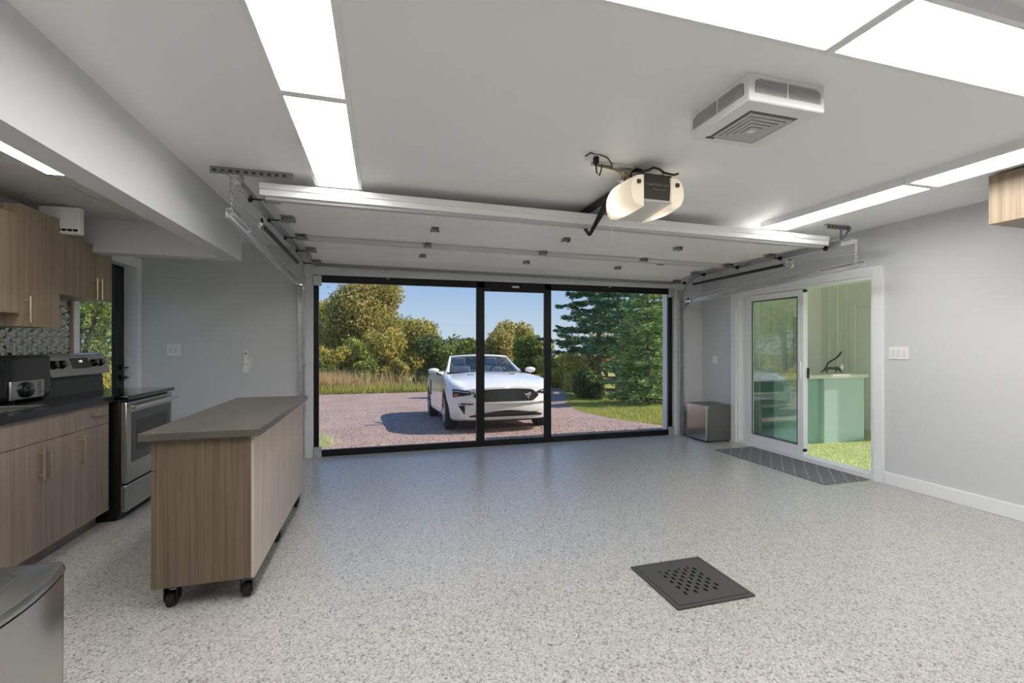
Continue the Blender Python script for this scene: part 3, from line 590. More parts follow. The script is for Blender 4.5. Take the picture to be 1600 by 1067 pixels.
g = G(); g.prism([(XL+.022, .93), (-2.33, .93), (-2.345, 1.09), (XL+.022, 1.09)], 'y', SY_0+.02, SY_1-.06); g.make('riser', 'dark_grey', st)
bgd = G().prism([(XL+.02, 1.065), (-2.285, 1.075), (-2.335, 1.235), (-2.36, 1.245), (XL+.02, 1.245)], 'y', SY_0, SY_1-.05).make('backguard', 'steel', st, bevel=.006)
G().prism([(XL+.02, 1.06), (-2.28, 1.07), (-2.335, 1.24), (XL+.02, 1.247)], 'y', SY_0-.012, SY_0).make('end_cap', 'black', st, bevel=.003)
def bgp(y, t, off): return (-2.285-.05*t+off*.95, y, 1.075+.16*t+off*.3)
def bgquad(name, y0, y1, t0, t1, m, off=.003):
    g = G(); g.loft([[bgp(y0, t0, 0), bgp(y1, t0, 0), bgp(y1, t1, 0), bgp(y0, t1, 0)], [bgp(y0, t0, off), bgp(y1, t0, off), bgp(y1, t1, off), bgp(y0, t1, off)]]); return g.make(name, m, bgd)
bgquad('display', 4.33, 4.545, .35, .85, 'dark_grey')
text('1:00', .026, 'digit', bgd, Matrix.Translation(bgp(4.44, .68, .004)) @ Matrix(((0, -.3, .954, 0), (1, 0, 0, 0), (0, .954, .3, 0), (0, 0, 0, 1))))
for y in (4.12, 4.21, 4.61, 4.69):
    g = G(); c0 = Vector(bgp(y, .58, 0)); n = Vector((.954, 0, .3)); g.tube([c0, c0+n*.012, c0+n*.03], [.034, .03, .024], 18); k_ = g.make('knob', 'black_gloss', bgd, smooth=True)
    G().bar(c0+n*.031+Vector((0, 0, -.018)), c0+n*.031+Vector((0, 0, .02)), .006, .008, n).make('knob_grip', 'steel_side', k_)

# ------------------------------------------------------------------ island on casters
ix0, ix1, iy0, iy1 = -1.085, -.635, 2.62, 4.12
isl = thing('kitchen_island', ((ix0+ix1)/2, (iy0+iy1)/2, 0), 'rolling wood grain island with dark stone-look top on casters', 'kitchen island')
box(ix0+.02, ix1-.012, iy0+.016, iy1-.016, .125, .853).make('carcass', 'wood_island', isl)
box(ix0+.022, ix1-.012, iy0, iy0+.016, .12, .853).make('end_panel', 'wood_island', isl); box(ix0+.022, ix1-.012, iy1-.016, iy1, .12, .853).make('end_panel', 'wood_island', isl)
box(ix1-.012, ix1+.002, iy0, iy1, .12, .853).make('back_panel', 'wood_glare', isl)  # same laminate as the island, grazing glare put into a paler colour
for k in range(3):
    ya, yb = iy0+.5*k, iy0+.5*(k+1)
    d = box(ix0, ix0+.02, ya+.002, yb-.002, .70, .85).make('drawer_front', 'wood_island', isl); G().tube([(ix0-.028, (ya+yb)/2-.06, .78), (ix0-.028, (ya+yb)/2+.06, .78)], .005, 8).tube([(ix0-.028, (ya+yb)/2-.04, .78), (ix0+.002, (ya+yb)/2-.04, .78)], .004, 8).tube([(ix0-.028, (ya+yb)/2+.04, .78), (ix0+.002, (ya+yb)/2+.04, .78)], .004, 8).make('handle', 'brass', d)
    box(ix0, ix0+.02, ya+.002, yb-.002, .12, .696).make('cabinet_door', 'wood_island', isl)
box(-1.125, -.60, 2.585, 4.15, .853, .89).make('top', 'island_top', isl, bevel=.002)
g = G(); g.box(-.035, .035, -.03, .03, .108, .12); g.box(-.030, -.025, -.028, .028, .03, .11); g.box(.025, .030, -.028, .028, .03, .11); g.disc((0, 0, .10), (0, 0, 1), .02, .018, 12)
ca = g.make('caster', 'black', isl, local=True); wl = G().disc((0, -.005, .038), (1, 0, 0), .038, .036, 18).make('wheel', 'rubber', ca, local=True, bevel=.004)
first = True
for y in (iy0+.07, (iy0+iy1)/2, iy1-.07):
    for x in (ix0+.065, ix1-.045):
        o = ca if first else copy_tree(ca, isl); first = False; o.location = (x-isl.location.x, y-isl.location.y, 0)

# ------------------------------------------------------------------ trash can
tx, ty_ = -1.13, 1.50
def canring(k, z):
    pts = []
    for (cx_, cy_, a0) in ((.155, -.22, -PI/2), (.155, .215, 0), (-.17, .215, PI/2), (-.17, -.22, PI)):
        for q in range(7):
            a = a0+PI/2*q/6; r = .035
            pts.append([cx_+r*math.cos(a), cy_+r*math.sin(a)])
        if a0 == -PI/2:
            for q in range(1, 8): u = q/8; pts.append([.19+.03*math.sin(PI*u), -.22+.435*u])
    return [(tx+p[0]*k, ty_+p[1]*k, z) for p in pts]
tcn = thing('trash_can', (tx, ty_, 0), 'brushed stainless rectangular trash can with flat lid', 'trash can')
G().loft([canring(.97, .02), canring(.99, .03), canring(1, .612)]).make('body', 'steel', tcn, smooth=True)
G().loft([canring(.96, .0), canring(.97, .022)]).make('base', 'black', tcn); G().loft([canring(.985, .612), canring(.985, .620)]).make('seam', 'black', tcn)
lid = G().loft([canring(1.01, .62), canring(1.015, .632), canring(.99, .645), canring(.94, .650)]).make('lid', 'steel', tcn, smooth=True)
G().loft([[(x, y, .6505) for x, y, z in canring(.66, 0)], [(x, y, .655) for x, y, z in canring(.64, 0)]]).make('flap', 'steel_side', lid, smooth=True)

# ------------------------------------------------------------------ floor drain, mat, fridge, cabinet, switches
dn = thing('floor_drain', (1.645, 2.165, 0), 'dark square floor drain grate with rows of slots', 'drain')
dx0, dx1, dy0, dy1 = 1.41, 1.88, 1.94, 2.39
g = G(); f = .022
g.box(dx0, dx0+f, dy0, dy1, .0, .010); g.box(dx1-f, dx1, dy0, dy1, .0, .010); g.box(dx0+f, dx1-f, dy0, dy0+f, .0, .010); g.box(dx0+f, dx1-f, dy1-f, dy1, .0, .010); g.make('frame', 'drain', dn, bevel=.002)
box(dx0+f, dx1-f, dy0+f, dy1-f, .0, .002).make('pit_shade', 'pit_shade_black', dn)  # flat black sheet painting the shade of a pit; floor is solid
N = 27; g = G(); sx = (dx1-dx0-2*f-.006)/N; sy = (dy1-dy0-2*f-.006)/N; X0 = dx0+f+.003; Y0 = dy0+f+.003
for i in range(N):
    for j in range(N):
        hole = False
        if 6 <= i <= 20 and 5 <= j <= 21:
            ii, jj = (i-6) % 4, (j-5) % 4
            if (ii == 0 and jj in (0, 1)) or (ii == 2 and jj in (2, 3)): hole = True
            if i == 13 and j == 13: hole = False
        if not hole: x, y = X0+i*sx, Y0+j*sy; g.add([(x, y, .0085), (x+sx, y, .0085), (x+sx, y+sy, .0085), (x, y+sy, .0085)], [(0, 1, 2, 3)])
o = g.make('grate', 'drain', dn); bm = bmesh.new(); bm.from_mesh(o.data); bmesh.ops.remove_doubles(bm, verts=bm.verts, dist=1e-5); bmesh.ops.recalc_face_normals(bm, faces=bm.faces); bm.to_mesh(o.data); bm.free()
md = o.modifiers.new('solid', 'SOLIDIFY'); md.thickness = .004; md.offset = 0
G().disc((1.645, 2.165, .011), (0, 0, 1), .006, .003, 10).make('screw', 'galv', dn)
tag(box(3.99, 4.565, 3.30, 4.77, 0, .009).make('floor_mat', 'rug', bevel=.004), 'grey patterned runner mat in front of the sliding door', 'mat')
fr = thing('mini_fridge', (4.375, 5.34, 0), 'small silver and grey mini fridge in the corner', 'mini fridge')
box(4.205, 4.57, 5.14, 5.54, .015, .50).make('cabinet', 'steel_side', fr, bevel=.008)
d = box(4.165, 4.20, 5.14, 5.54, .02, .495).make('door', 'steel', fr, bevel=.008)
box(4.180, 4.194, 5.136, 5.14, .465, .475).make('badge', 'white', d)
for x in (4.23, 4.54):
    for y in (5.17, 5.51): G().disc((x, y, .008), (0, 0, 1), .015, .016, 10).make('foot', 'black', fr)
wc = thing('wall_cabinet', (4.24, 1.45, 2.12), 'wood grain cabinet high on the wall past the sliding door', 'cabinet')
box(3.915, XR-.002, .85, 2.05, 2.12, 2.44).make('carcass', 'wood_warm', wc)
for a, bb in ((.85, 1.45), (1.45, 2.05)):
    box(3.895, 3.915, a+.0015, bb-.0015, 2.12, 2.44).make('cabinet_door', 'wood_warm', wc, bevel=.001)
def switch(name, face, c, w, h, n, label, cat='light switch'):
    """wall plate with rockers: face 'y' faces -Y at the back wall, 'x' faces -X at the right wall"""
    s = thing(name, c, label, cat); x, y, z = c
    def B(u0, u1, z0, z1, d0, d1):
        return box(x+u0, x+u1, y-d1, y-d0, z+z0, z+z1) if face == 'y' else box(x-d1, x-d0, y+u0, y+u1, z+z0, z+z1)
    B(-w/2, w/2, -h/2, h/2, 0, .006).make('plate', 'white', s, bevel=.002)
    for k in range(n):
        u = (k-(n-1)/2)*.046; B(u-.016, u+.016, -.033, .033, .006, .010).make('rocker', 'white_gloss', s, bevel=.002)
switch('light_switch', 'y', (-2.17, YB, 1.26), .125, .125, 2, 'two-gang white switch plate on back wall near side door')
switch('light_switch', 'x', (XR, 3.06, 1.24), .165, .115, 3, 'three-gang white switch plate beside the sliding door')
s = thing('door_opener_control', (-1.46, YB, 1.13), 'slim white opener remote in wall holder beside the garage door', 'remote')
box(-1.50, -1.435, YB-.014, YB, 1.0, 1.15).make('wall_unit', 'white', s, bevel=.003); box(-1.49, -1.445, YB-.026, YB-.012, 1.09, 1.255).make('remote', 'white', s, bevel=.004); G().disc((-1.468, YB-.027, 1.215), (0, 1, 0), .009, .004, 12).make('button', 'black', s)
box(-1.43, -1.42, YB-.012, YB, 1.05, 1.18).make('side_flap', 'white', s)
s = thing('motion_sensor', (XR, 5.47, 1.10), 'small white night light plugged in above mini fridge', 'night light')
box(XR-.006, XR, 5.43, 5.51, 1.04, 1.16).make('plate', 'white', s, bevel=.002); G().disc((XR-.02, 5.47, 1.075), (1, 0, 0), .03, .03, 16).make('lamp', 'white', s, bevel=.004)

# ------------------------------------------------------------------ turf room beyond sliding door
struct(box(XR+.15, 7.2, 2.4, 5.68, -.10, -.02).make('floor_turf_room', 'turf_base'))
n = 26000; px = rng.uniform(XR+.16, 6.78, n); py = rng.uniform(2.9, 4.78, n); a = rng.uniform(0, 2*PI, n); hgt = rng.uniform(.012, .026, n)
k_ = ~((py > 4.735) & (px > 5.725) & (px < 6.475)); px, py, a, hgt = px[k_], py[k_], a[k_], hgt[k_]; n = len(px)
P = np.zeros((n, 3, 3)); w_ = .004
P[:, 0] = np.c_[px-w_*np.cos(a), py-w_*np.sin(a), np.full(n, -.022)]; P[:, 1] = np.c_[px+w_*np.cos(a), py+w_*np.sin(a), np.full(n, -.022)]; P[:, 2] = np.c_[px+rng.normal(0, .008, n), py+rng.normal(0, .008, n), -.022+hgt]
quads('turf', P, 'turf_blade', None, 'bright green artificial turf beyond the sliding door', 'turf')
g = G(); g.box(XR+.15, 6.95, 5.68, 5.78, -.1, 2.7); struct(g.make('wall_turf_room_back', 'white_green_bounce'))
wt = box(6.8, 6.95, 4.62, 5.68, -.1, 2.7).make('wall_turf_room_side', 'white_green_bounce'); struct(wt)
for y in (5.55, 5.41, 5.27): box(6.788, 6.8, y-.012, y+.012, -.02, 2.7).make('batten', 'white_green_bounce', wt)
g = G(); g.box(6.782, 6.8, 5.12, 5.21, -.02, 1.98); g.box(6.782, 6.8, 4.62, 5.12, 1.89, 1.98); g.make('door_casing', 'white_green_bounce', wt); box(6.79, 6.80, 4.62, 5.10, -.02, 1.86).make('door_leaf', 'white_green_bounce', wt, bevel=.004)
box(6.775, 6.8, 4.62, 5.12, -.02, .08).make('door_sill', 'bar_top', wt)
wb = [o for o in bpy.data.objects if o.name == 'wall_turf_room_back'][0]
for x in (5.2, 5.5, 5.8, 6.1): box(x-.012, x+.012, 5.668, 5.68, -.02, 2.7).make('batten', 'white_green_bounce', wb)
g = G(); g.box(6.42, 6.48, 5.66, 5.68, .95, 1.75); g.box(6.20, 6.48, 5.66, 5.68, 1.75, 1.82); g.make('window_trim', 'white', wb); box(6.22, 6.42, 5.665, 5.68, 1.0, 1.75).make('pane', 'glass_clear', wb)
struct(box(XR+.15, 7.9, 2.0, 6.2, 2.7, 2.8).make('sun_blocking_roof', 'white_green_bounce'))  # unseen roof slab added and lengthened to keep sun off the garage floor
br = thing('bar_counter', (5.75, 5.0, 0), 'teal glossy bar counter with pale top in the turf room', 'bar counter')
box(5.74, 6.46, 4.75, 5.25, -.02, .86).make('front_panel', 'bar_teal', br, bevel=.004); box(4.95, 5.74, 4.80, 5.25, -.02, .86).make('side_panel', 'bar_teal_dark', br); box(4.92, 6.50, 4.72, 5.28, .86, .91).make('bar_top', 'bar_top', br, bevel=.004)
tl_ = thing('lever_tool', (6.1, 4.95, .91), 'dark metal lever tool with chrome block on bar counter', 'tool')
g = G(); g.loft([[(x, 4.95+.03*math.cos(a)*k, .985+.022*math.sin(a)*k) for a in np.linspace(0, 2*PI, 10, endpoint=False)] for x, k in ((5.99, .5), (6.02, 1), (6.12, .9), (6.2, 1.1), (6.24, .6))])
for x, dx_ in ((6.02, -.04), (6.2, .05)):
    for y in (4.90, 5.0): g.tube([(x, 4.95, .98), (x+dx_*.6, (4.95+y)/2, .95), (x+dx_, y, .918)], [.014, .011, .007], 6)
g.make('stand', 'steel_side', tl_, smooth=True)
G().tube([(6.02, 4.95, 1.0), (6.05, 4.95, 1.055), (6.13, 4.95, 1.095), (6.22, 4.95, 1.135), (6.28, 4.95, 1.19), (6.30, 4.95, 1.215)], [.008, .011, .012, .012, .012, .008], 8).make('lever', 'dark_grey', tl_, smooth=True)
G().prism([(6.25, .945), (6.295, 1.0), (6.25, 1.055), (6.205, 1.0)], 'y', 4.90, 4.945).make('block', 'chrome', tl_, bevel=.006)

# ------------------------------------------------------------------ outdoors
def gz(y): return -.04 if y < 5.9 else (-.04-.065*(y-5.9) if y < 13.5 else -.534)
def strip(name, xs_fn, ys, m, dz=0.):
    g = G(); rows = []
    for y in ys:
        x0, x1 = xs_fn(y); rows.append([(x0+(x1-x0)*k/12, y, gz(y)+dz) for k in range(13)])
    g.loft(rows, cap=False, closed=False); return struct(g.make(name, m))
strip('ground', lambda y: (-60, 70), [-30, 5.89, 5.9, 8, 11, 13.5, 20, 80], 'lawn', -.03)
def lawn_edge(y):
    return float(np.interp(y, [5.9, 7, 8.5, 10, 12.5, 16, 19.5], [4.75, 4.78, 4.6, 4.65, 5.3, 6.7, 7.6]))
strip('driveway', lambda y: (-14 if y > 8 else -2.4-2.5*(y-5.9), lawn_edge(y)), [5.9, 6.5, 7, 8, 8.5, 10, 11, 12.5, 13.5, 15, 16, 18, 18.8], 'gravel')
n = 16000; py = 5.95+rng.random(n)**1.7*9; px = rng.uniform(-2.5, 4.6, n)+(py-6)*rng.uniform(-.25, .0, n); sz = rng.uniform(.006, .02, n)
zz = np.array([gz(y) for y in py]); tet = np.array([(1, 0, -.3), (-.5, .87, -.3), (-.5, -.87, -.3), (0, 0, .8)])
rot = rng.uniform(0, 2*PI, n); V = np.zeros((n, 4, 3))
for k in range(4): V[:, k, 0] = px+sz*(tet[k, 0]*np.cos(rot)-tet[k, 1]*np.sin(rot)); V[:, k, 1] = py+sz*(tet[k, 0]*np.sin(rot)+tet[k, 1]*np.cos(rot)); V[:, k, 2] = zz+sz*tet[k, 2]
P = V[:, [[0, 1, 3], [1, 2, 3], [2, 0, 3]]].reshape(-1, 3, 3)
quads('gravel_stones', P, 'stones', None, 'loose pinkish gravel stones scattered on the driveway', 'gravel')
def blades(name, n, xf, hmin, hmax, m, label, cat, w=.006, lean=.03):
    x, y = xf(n); n = len(x); a = rng.uniform(0, 2*PI, n); z = np.array([gz(q) for q in y]); h = rng.uniform(hmin, hmax, n); P = np.zeros((n, 3, 3))
    P[:, 0] = np.c_[x-w*np.cos(a), y-w*np.sin(a), z-.03]; P[:, 1] = np.c_[x+w*np.cos(a), y+w*np.sin(a), z-.03]; P[:, 2] = np.c_[x+rng.normal(0, lean, n), y+rng.normal(0, lean, n), z+h]
    return quads(name, P, m, None, label, cat)
def lf_(n):
    y = rng.uniform(6.2, 16, n); x = np.array([lawn_edge(q) for q in y])+rng.random(n)**1.3*6-.05; return x, y
blades('lawn_grass', 50000, lf_, .01, .05, 'grass_blade', 'short sunlit lawn grass right of the gravel driveway', 'grass', .008)
def clear_of_bushes(x, y):
    ok = np.ones(len(x), bool)
    for q_, d_, r_ in ((512, 18.9, .6), (572, 18.9, .75), (618, 18.9, .55), (664, 18.9, .5), (720, 19.6, 1.21), (340, 19.6, 1.86), (520, 20.4, 1.14), (895, 18.5, .9), (866, 20.0, 1.1)):
        u_ = (q_-800)/711; bx0, by0 = d_*(.2746+.9615*u_), d_*(.9615-.2746*u_); ok &= np.hypot(x-bx0, y-by0) > r_*.85
    return x[ok], y[ok]
def dg(n): y = rng.uniform(18.5, 19.6, n); return clear_of_bushes(np.where(rng.random(n) < .5, rng.normal(-2.2, .8, n), rng.uniform(-8, 3.2, n)), y)
blades('dry_grass', 6000, dg, .2, .95, 'straw', 'tall dry grass along far driveway edge', 'grass', .012, .16)
def dg2(n): y = rng.uniform(18.0, 19.0, n); return clear_of_bushes(rng.uniform(-9, 7.5, n), y)
blades('verge_grass', 14000, dg2, .08, .42, 'grass_blade', 'green grass verge below the shrubs', 'grass', .014, .12)
blades('grass_tuft', 1500, lambda n: (rng.normal(-.90, .10, n), rng.normal(7.0, .3, n)), .03, .13, 'turf_blade', 'small bright green tuft at the gravel edge', 'grass', .006)

def leaves(name, blobs, per, size, m, parent, asp=.6):
    """blobs: (x,y,z,rx,ry,rz); leaf quads scattered towards each blob's skin"""
    out_ = []; tot = sum(b_[3]*b_[5] for b_ in blobs)
    for (x, y, z, rx, ry, rz) in blobs:
        n = max(60, int(per*rx*rz/tot)); d = rng.normal(size=(n, 3)); d /= np.linalg.norm(d, axis=1)[:, None]; r = rng.random(n)**.4*rng.normal(1, .1, n)
        c = d*r[:, None]*np.array((rx, ry, rz))+np.array((x, y, z)); u = rng.normal(size=(n, 3)); u /= np.linalg.norm(u, axis=1)[:, None]; w = np.cross(u, rng.normal(size=(n, 3))); w /= np.linalg.norm(w, axis=1)[:, None]
        s = size*rng.uniform(.6, 1.4, n)[:, None]; u = u*s; w = w*s*asp
        out_.append(np.stack([c-u, c+w*.7, c+u, c-w*.7], 1))
    return quads(name, np.concatenate(out_), m, parent)
def bush(name, x, y, rx, h, m, label, cat, n=5000, size=.09, nb=9, group=None, trunk=None, low=.12):
    z0 = gz(y); t_ = thing(name, (x, y, z0), label, cat, group); bl = []
    for k in range(nb):
        a = rng.uniform(0, 2*PI); q = rng.random()**.5; zc = z0+h*rng.uniform(low+.12, .84); k_ = 1-.45*abs((zc-z0)/h-.4)
        r = rx*rng.uniform(.3, .5); bl.append((x+math.cos(a)*q*rx*.62*k_, y+math.sin(a)*q*rx*.62*k_, zc, r, r, min(r, h*.26)))
    leaves('foliage', bl, n, size, m, t_)
    g = G()
    for b_ in bl[:6]: g.tube([(x+rng.uniform(-.05, .05), y, z0-.05), (x+(b_[0]-x)*.4, y+(b_[1]-y)*.4, z0+(b_[2]-z0)*.55), (b_[0], b_[1], b_[2])], [h*.022, h*.014, h*.005], 6)
    g.make('stem', trunk or 'bark', t_, smooth=True); return t_
def wpos(px_, d):
    u = (px_-800)/711; return d*(.2746+.9615*u), d*(.9615-.2746*u)
G1 = 'shrubs beyond the driveway'
x, y = wpos(568, 25.7); bush('autumn_tree', x, y, 2.88, 5.8, 'leaf_autumn', 'tall autumn-toned tree above far driveway hedge', 'tree', 42000, .092, 30, low=.25)
x, y = wpos(492, 29.0); bush('autumn_tree', x, y, 2.1, 5.25, 'leaf_olive', 'olive green tree beside the tall autumn tree', 'tree', 16000, .1, 14)
rows = [(520, 20.4, 1.14, 1.9, 'leaf_olive', 'low olive shrub left of the dry grass, first along hedge'), (560, 22.6, 1.37, 2.25, 'leaf_green', 'green shrub under the tall autumn tree'),
        (598, 20.7, 1.27, 2.54, 'leaf_olive', 'olive shrub at the right foot of the autumn tree'), (632, 31.5, 2.3, 3.64, 'leaf_green', 'bushy green shrub between autumn tree and car'),
        (655, 23.8, 1.62, 3.29, 'leaf_olive', 'tall yellow-green shrub left of the car'), (688, 21.6, 1.4, 2.34, 'leaf_dark', 'dark shrub behind the car mirror'),
        (720, 19.6, 1.21, 2.18, 'leaf_green', 'green shrub behind the car windshield'), (742, 27.2, 1.48, 2.9, 'leaf_olive', 'olive shrub behind the screen post'),
        (772, 24.9, 1.55, 2.68, 'leaf_autumn', 'autumn shrub behind the windshield centre'), (802, 28.7, 1.7, 3.35, 'leaf_olive', 'sparse yellowish shrub behind the car in the screen doorway'),
        (832, 23.0, 1.6, 2.33, 'leaf_green', 'green shrub at the left of the spruces'), (866, 20.0, 1.1, 1.4, 'leaf_yellow', 'sunlit yellow shrub below the spruces'),
        (895, 18.5, .9, 1.45, 'leaf_yellow', 'low sunlit yellow bush at end of driveway'), (948, 27.0, 1.9, 2.7, 'leaf_autumn', 'rusty shrub seen through the spruce trunks'), (925, 15.6, .75, 1.0, 'leaf_dark', 'low dark bush under the spruce trunks'),
        (990, 18.8, .9, 1.3, 'leaf_dark', 'low dark bush behind young spruce'), (460, 21.4, 1.65, 2.89, 'leaf_green', 'green shrub past the left screen post'), (390, 24.0, 2.1, 3.5, 'leaf_olive', 'olive shrub far along the driveway hedge'), (340, 19.6, 1.86, 3.45, 'leaf_green', 'green shrub at the far end of hedge'),
        (512, 18.9, .6, .9, 'leaf_dark', 'low dark bush in front of the dry grass, by the screen post'), (572, 18.9, .75, 1.1, 'leaf_green', 'low green bush in front of the dry grass'), (618, 18.9, .55, 1.25, 'leaf_olive', 'low olive bush in front of the bushy green shrub'), (664, 18.9, .5, 1.0, 'leaf_dark', 'low dark bush beside the parked car')]
for px_, d, r, h, m_, lab in rows:
    x, y = wpos(px_, d); bush('shrub', x, y, r, h, m_, lab, 'shrub', 6500, .0042*d, 10, G1, low=.0)
def spruce(x, y, h, R, m_, label, z_low=.9, n_lev=22, seed=1, needle=.10, gap=.0):
    r_ = np.random.default_rng(seed); z0 = gz(y); t_ = thing('spruce_tree', (x, y, z0), label, 'tree', 'spruces beside the lawn')
    G().tube([(x, y, z0-.1), (x, y, z0+h*.5), (x, y, z0+h)], [h*.02, h*.013, .012], 8).make('trunk', 'bark_grey', t_, smooth=True)
    out_ = []; br_ = G()
    for k in range(n_lev):
        f = k/(n_lev-1); z = z_low+(h-z_low)*f**.95; rad = R*(1-(z-z_low)/(h-z_low+.15))**.75*r_.uniform(.75, 1.1); nb = int(8 if f < .7 else 6)
        for q in range(nb):
            a = 2*PI*(q+r_.random())/nb; ln = rad*r_.uniform(.7, 1.1); d = np.array((math.cos(a), math.sin(a), 0)); sd_ = np.array((-d[1], d[0], 0)); droop = r_.uniform(.05, .28)
            def bp(t): return np.array((x, y, z0+z))+d*ln*t+np.array((0, 0, -droop*ln*t+.12*ln*t*t))
            if ln > .5 and k % 2 == 0: br_.tube([bp(0), bp(.5), bp(.95)], [.022, .014, .006], 4)
            nn = max(10, int(78*ln)); t = r_.random(nn)**.75; t = .12+.9*t
            c = np.array([bp(s) for s in t]); wid = .30*ln*(1.05-t)+.05; off = r_.uniform(-1, 1, nn)*wid; c = c+sd_*off[:, None]+np.c_[np.zeros(nn), np.zeros(nn), r_.normal(0, .045, nn)-abs(off)*.25]
            dirn = d*.7+sd_*np.sign(off)[:, None]*.75+r_.normal(0, .28, (nn, 3)); dirn /= np.linalg.norm(dirn, axis=1)[:, None]
            sdv = np.cross(dirn, r_.normal(size=(nn, 3))); sdv /= np.linalg.norm(sdv, axis=1)[:, None]; s = needle*r_.uniform(.7, 1.5, nn)[:, None]
            out_.append(np.stack([c-dirn*s, c+sdv*s*.24, c+dirn*s, c-sdv*s*.24], 1))
    quads('needles', np.concatenate(out_), m_, t_); br_.make('branches', 'bark', t_)
x, y = wpos(936, 20.5); spruce(x, y, 7.4, 2.8, 'needle', 'tall dark spruce with bare lower trunk behind the car', 1.7, 15, 1, .135)
x, y = wpos(966, 16.6); spruce(x, y, 6.4, 1.7, 'needle', 'tall spruce with pale trunk between dark spruce and young spruce', 1.7, 13, 2, .12)
x, y = wpos(1012, 13.6); spruce(x, y, 4.1, 1.75, 'needle_bright', 'young bright green spruce nearest the lawn', .15, 18, 3, .085)
x, y = wpos(1020, 24.0); spruce(x, y, 8.6, 2.3, 'needle', 'tall dark spruce behind the young spruce', .9, 19, 4, .15)
x, y = wpos(1095, 19.0); spruce(x, y, 7.2, 1.9, 'needle', 'spruce at the end of the row past the screen', .5, 20, 5, .12)
for k, (px_, py_, r, h) in enumerate(((-9.0, 17.0, 2.4, 4.4), (-10.5, 21.8, 2.3, 4.2), (-14.2, 24.9, 2.4, 4.8), (-6.8, 13.8, 1.1, 1.2))):
    bush('side_shrub', px_, py_, r, h, ['leaf_green', 'leaf_dark', 'leaf_green', 'leaf_yellow'][k], ['broad green shrub outside the glass side door', 'dark shrub behind the one outside the side door', 'far green shrub beyond the side door', 'low yellow bush outside the glass side door'][k], 'shrub', 7000, .07, 12, low=.0)

# ------------------------------------------------------------------ car (local: front faces -Y, origin on the ground at the front axle)
car = thing('car', (2.0, 8.06, gz(8.06)), 'white convertible car parked on the gravel driveway', 'car')
car.rotation_euler = (-math.atan(.065), 0, 0)
YS = [-.86, -.62, -.35, 0, .40, .80, 1.0, 1.7, 2.35, 2.55, 3.1, 3.6, 3.88]
cols = dict(wb=[.70, .82, .86, .88, .89, .89, .89, .89, .89, .89, .87, .82, .70], wm=[.80, .905, .945, .955, .935, .925, .925, .93, .955, .962, .95, .89, .76],
            zb=[.20, .18, .17, .17, .18, .18, .18, .18, .18, .19, .22, .28, .38], zm=[.52, .56, .60, .63, .63, .64, .64, .65, .70, .72, .74, .74, .72],
            ws=[.70, .80, .85, .87, .86, .85, .85, .85, .86, .87, .85, .80, .70], zs=[.69, .79, .85, .895, .935, .96, .965, .98, 1.0, 1.01, 1.01, .99, .93],
            wt=[.60, .62, .64, .65, .66, .67, .70, .72, .72, .70, .66, .62, .58], zt=[.715, .785, .845, .895, .94, .975, .74, .70, .74, 1.02, 1.05, 1.04, .98], zc=[.745, .825, .89, .945, .985, 1.01, .72, .68, .72, 1.03, 1.07, 1.06, 1.0])
def frontsweep(x): return .23*(abs(x)/.85)**2.6
def cinterp(key, y): return float(np.interp(y, YS, cols[key]))
ys = sorted(set(list(np.linspace(-.86, .80, 20))+[.80, .84, 1.0]+list(np.linspace(1.0, 2.35, 8))+[2.40, 2.55]+list(np.linspace(2.55, 3.88, 12))))
def section(y):
    k = {q: cinterp(q, y) for q in cols}
    ctl = [(0, k['zb']), (k['wb']*.6, k['zb']), (k['wb'], k['zb']+.02), (k['wb']+(k['wm']-k['wb'])*.75, (k['zb']+k['zm'])/2), (k['wm'], k['zm']), (k['wm']*.985, k['zm']+(k['zs']-k['zm'])*.6), (k['ws'], k['zs']), (k['wt'], k['zt']), (k['wt']*.5, (k['zt']+k['zc'])/2+.006), (0, k['zc'])]
    pts = []
    for i in range(len(ctl)-1):      # catmull-rom, 4 per span
        p0, p1, p2, p3 = ctl[max(i-1, 0)], ctl[i], ctl[i+1], ctl[min(i+2, len(ctl)-1)]
        for q in range(4):
            t = q/4; pts.append(tuple(.5*((2*p1[j])+(-p0[j]+p2[j])*t+(2*p0[j]-5*p1[j]+4*p2[j]-p3[j])*t*t+(-p0[j]+3*p1[j]-3*p2[j]+p3[j])*t**3) for j in (0, 1)))
    pts.append(ctl[-1]); return pts
rings = []
for y in ys:
    s_ = section(y); fade = max(0., 1-(y+.86)/.55); rr = max(0., (y-3.3)/.58)
    full = [(x, z) for x, z in s_]+[(-x, z) for x, z in s_[-2:0:-1]]
    rings.append([(x, y+frontsweep(x)*fade+(.03*max(0, z-.5)/.2)*fade+(.05*max(0, .35-z)/.15)*fade-rr*.14*(abs(x)/.8)**2, z) for x, z in full])
g = G(); g.loft(rings, cap=False)
for idx, sgn in ((0, -1), (-1, 1)):                    # nose and tail caps as shrinking rings so the skin stays curved
    r0 = rings[idx]; c0 = (0, .47 if idx == 0 else .7); rs = [r0]
    for q in (.8, .6, .4, .2, .02):
        rs.append([((x*q), (-.86+frontsweep(x*q)+.03*max(0, (c0[1]+(z-c0[1])*q)-.5)/.2+.05*max(0, .35-(c0[1]+(z-c0[1])*q))/.15) if idx == 0 else y0_+(0), c0[1]+(z-c0[1])*q) for x, y0_, z in r0])
    g.loft(rs, cap=False)
body = g.make('body', 'paint_car', car, local=True, smooth=True)
bm = bmesh.new(); bm.from_mesh(body.data); bmesh.ops.remove_doubles(bm, verts=bm.verts, dist=.0008); bmesh.ops.holes_fill(bm, edges=bm.edges, sides=0); bmesh.ops.recalc_face_normals(bm, faces=bm.faces); bm.to_mesh(body.data); bm.free()
cut = G()
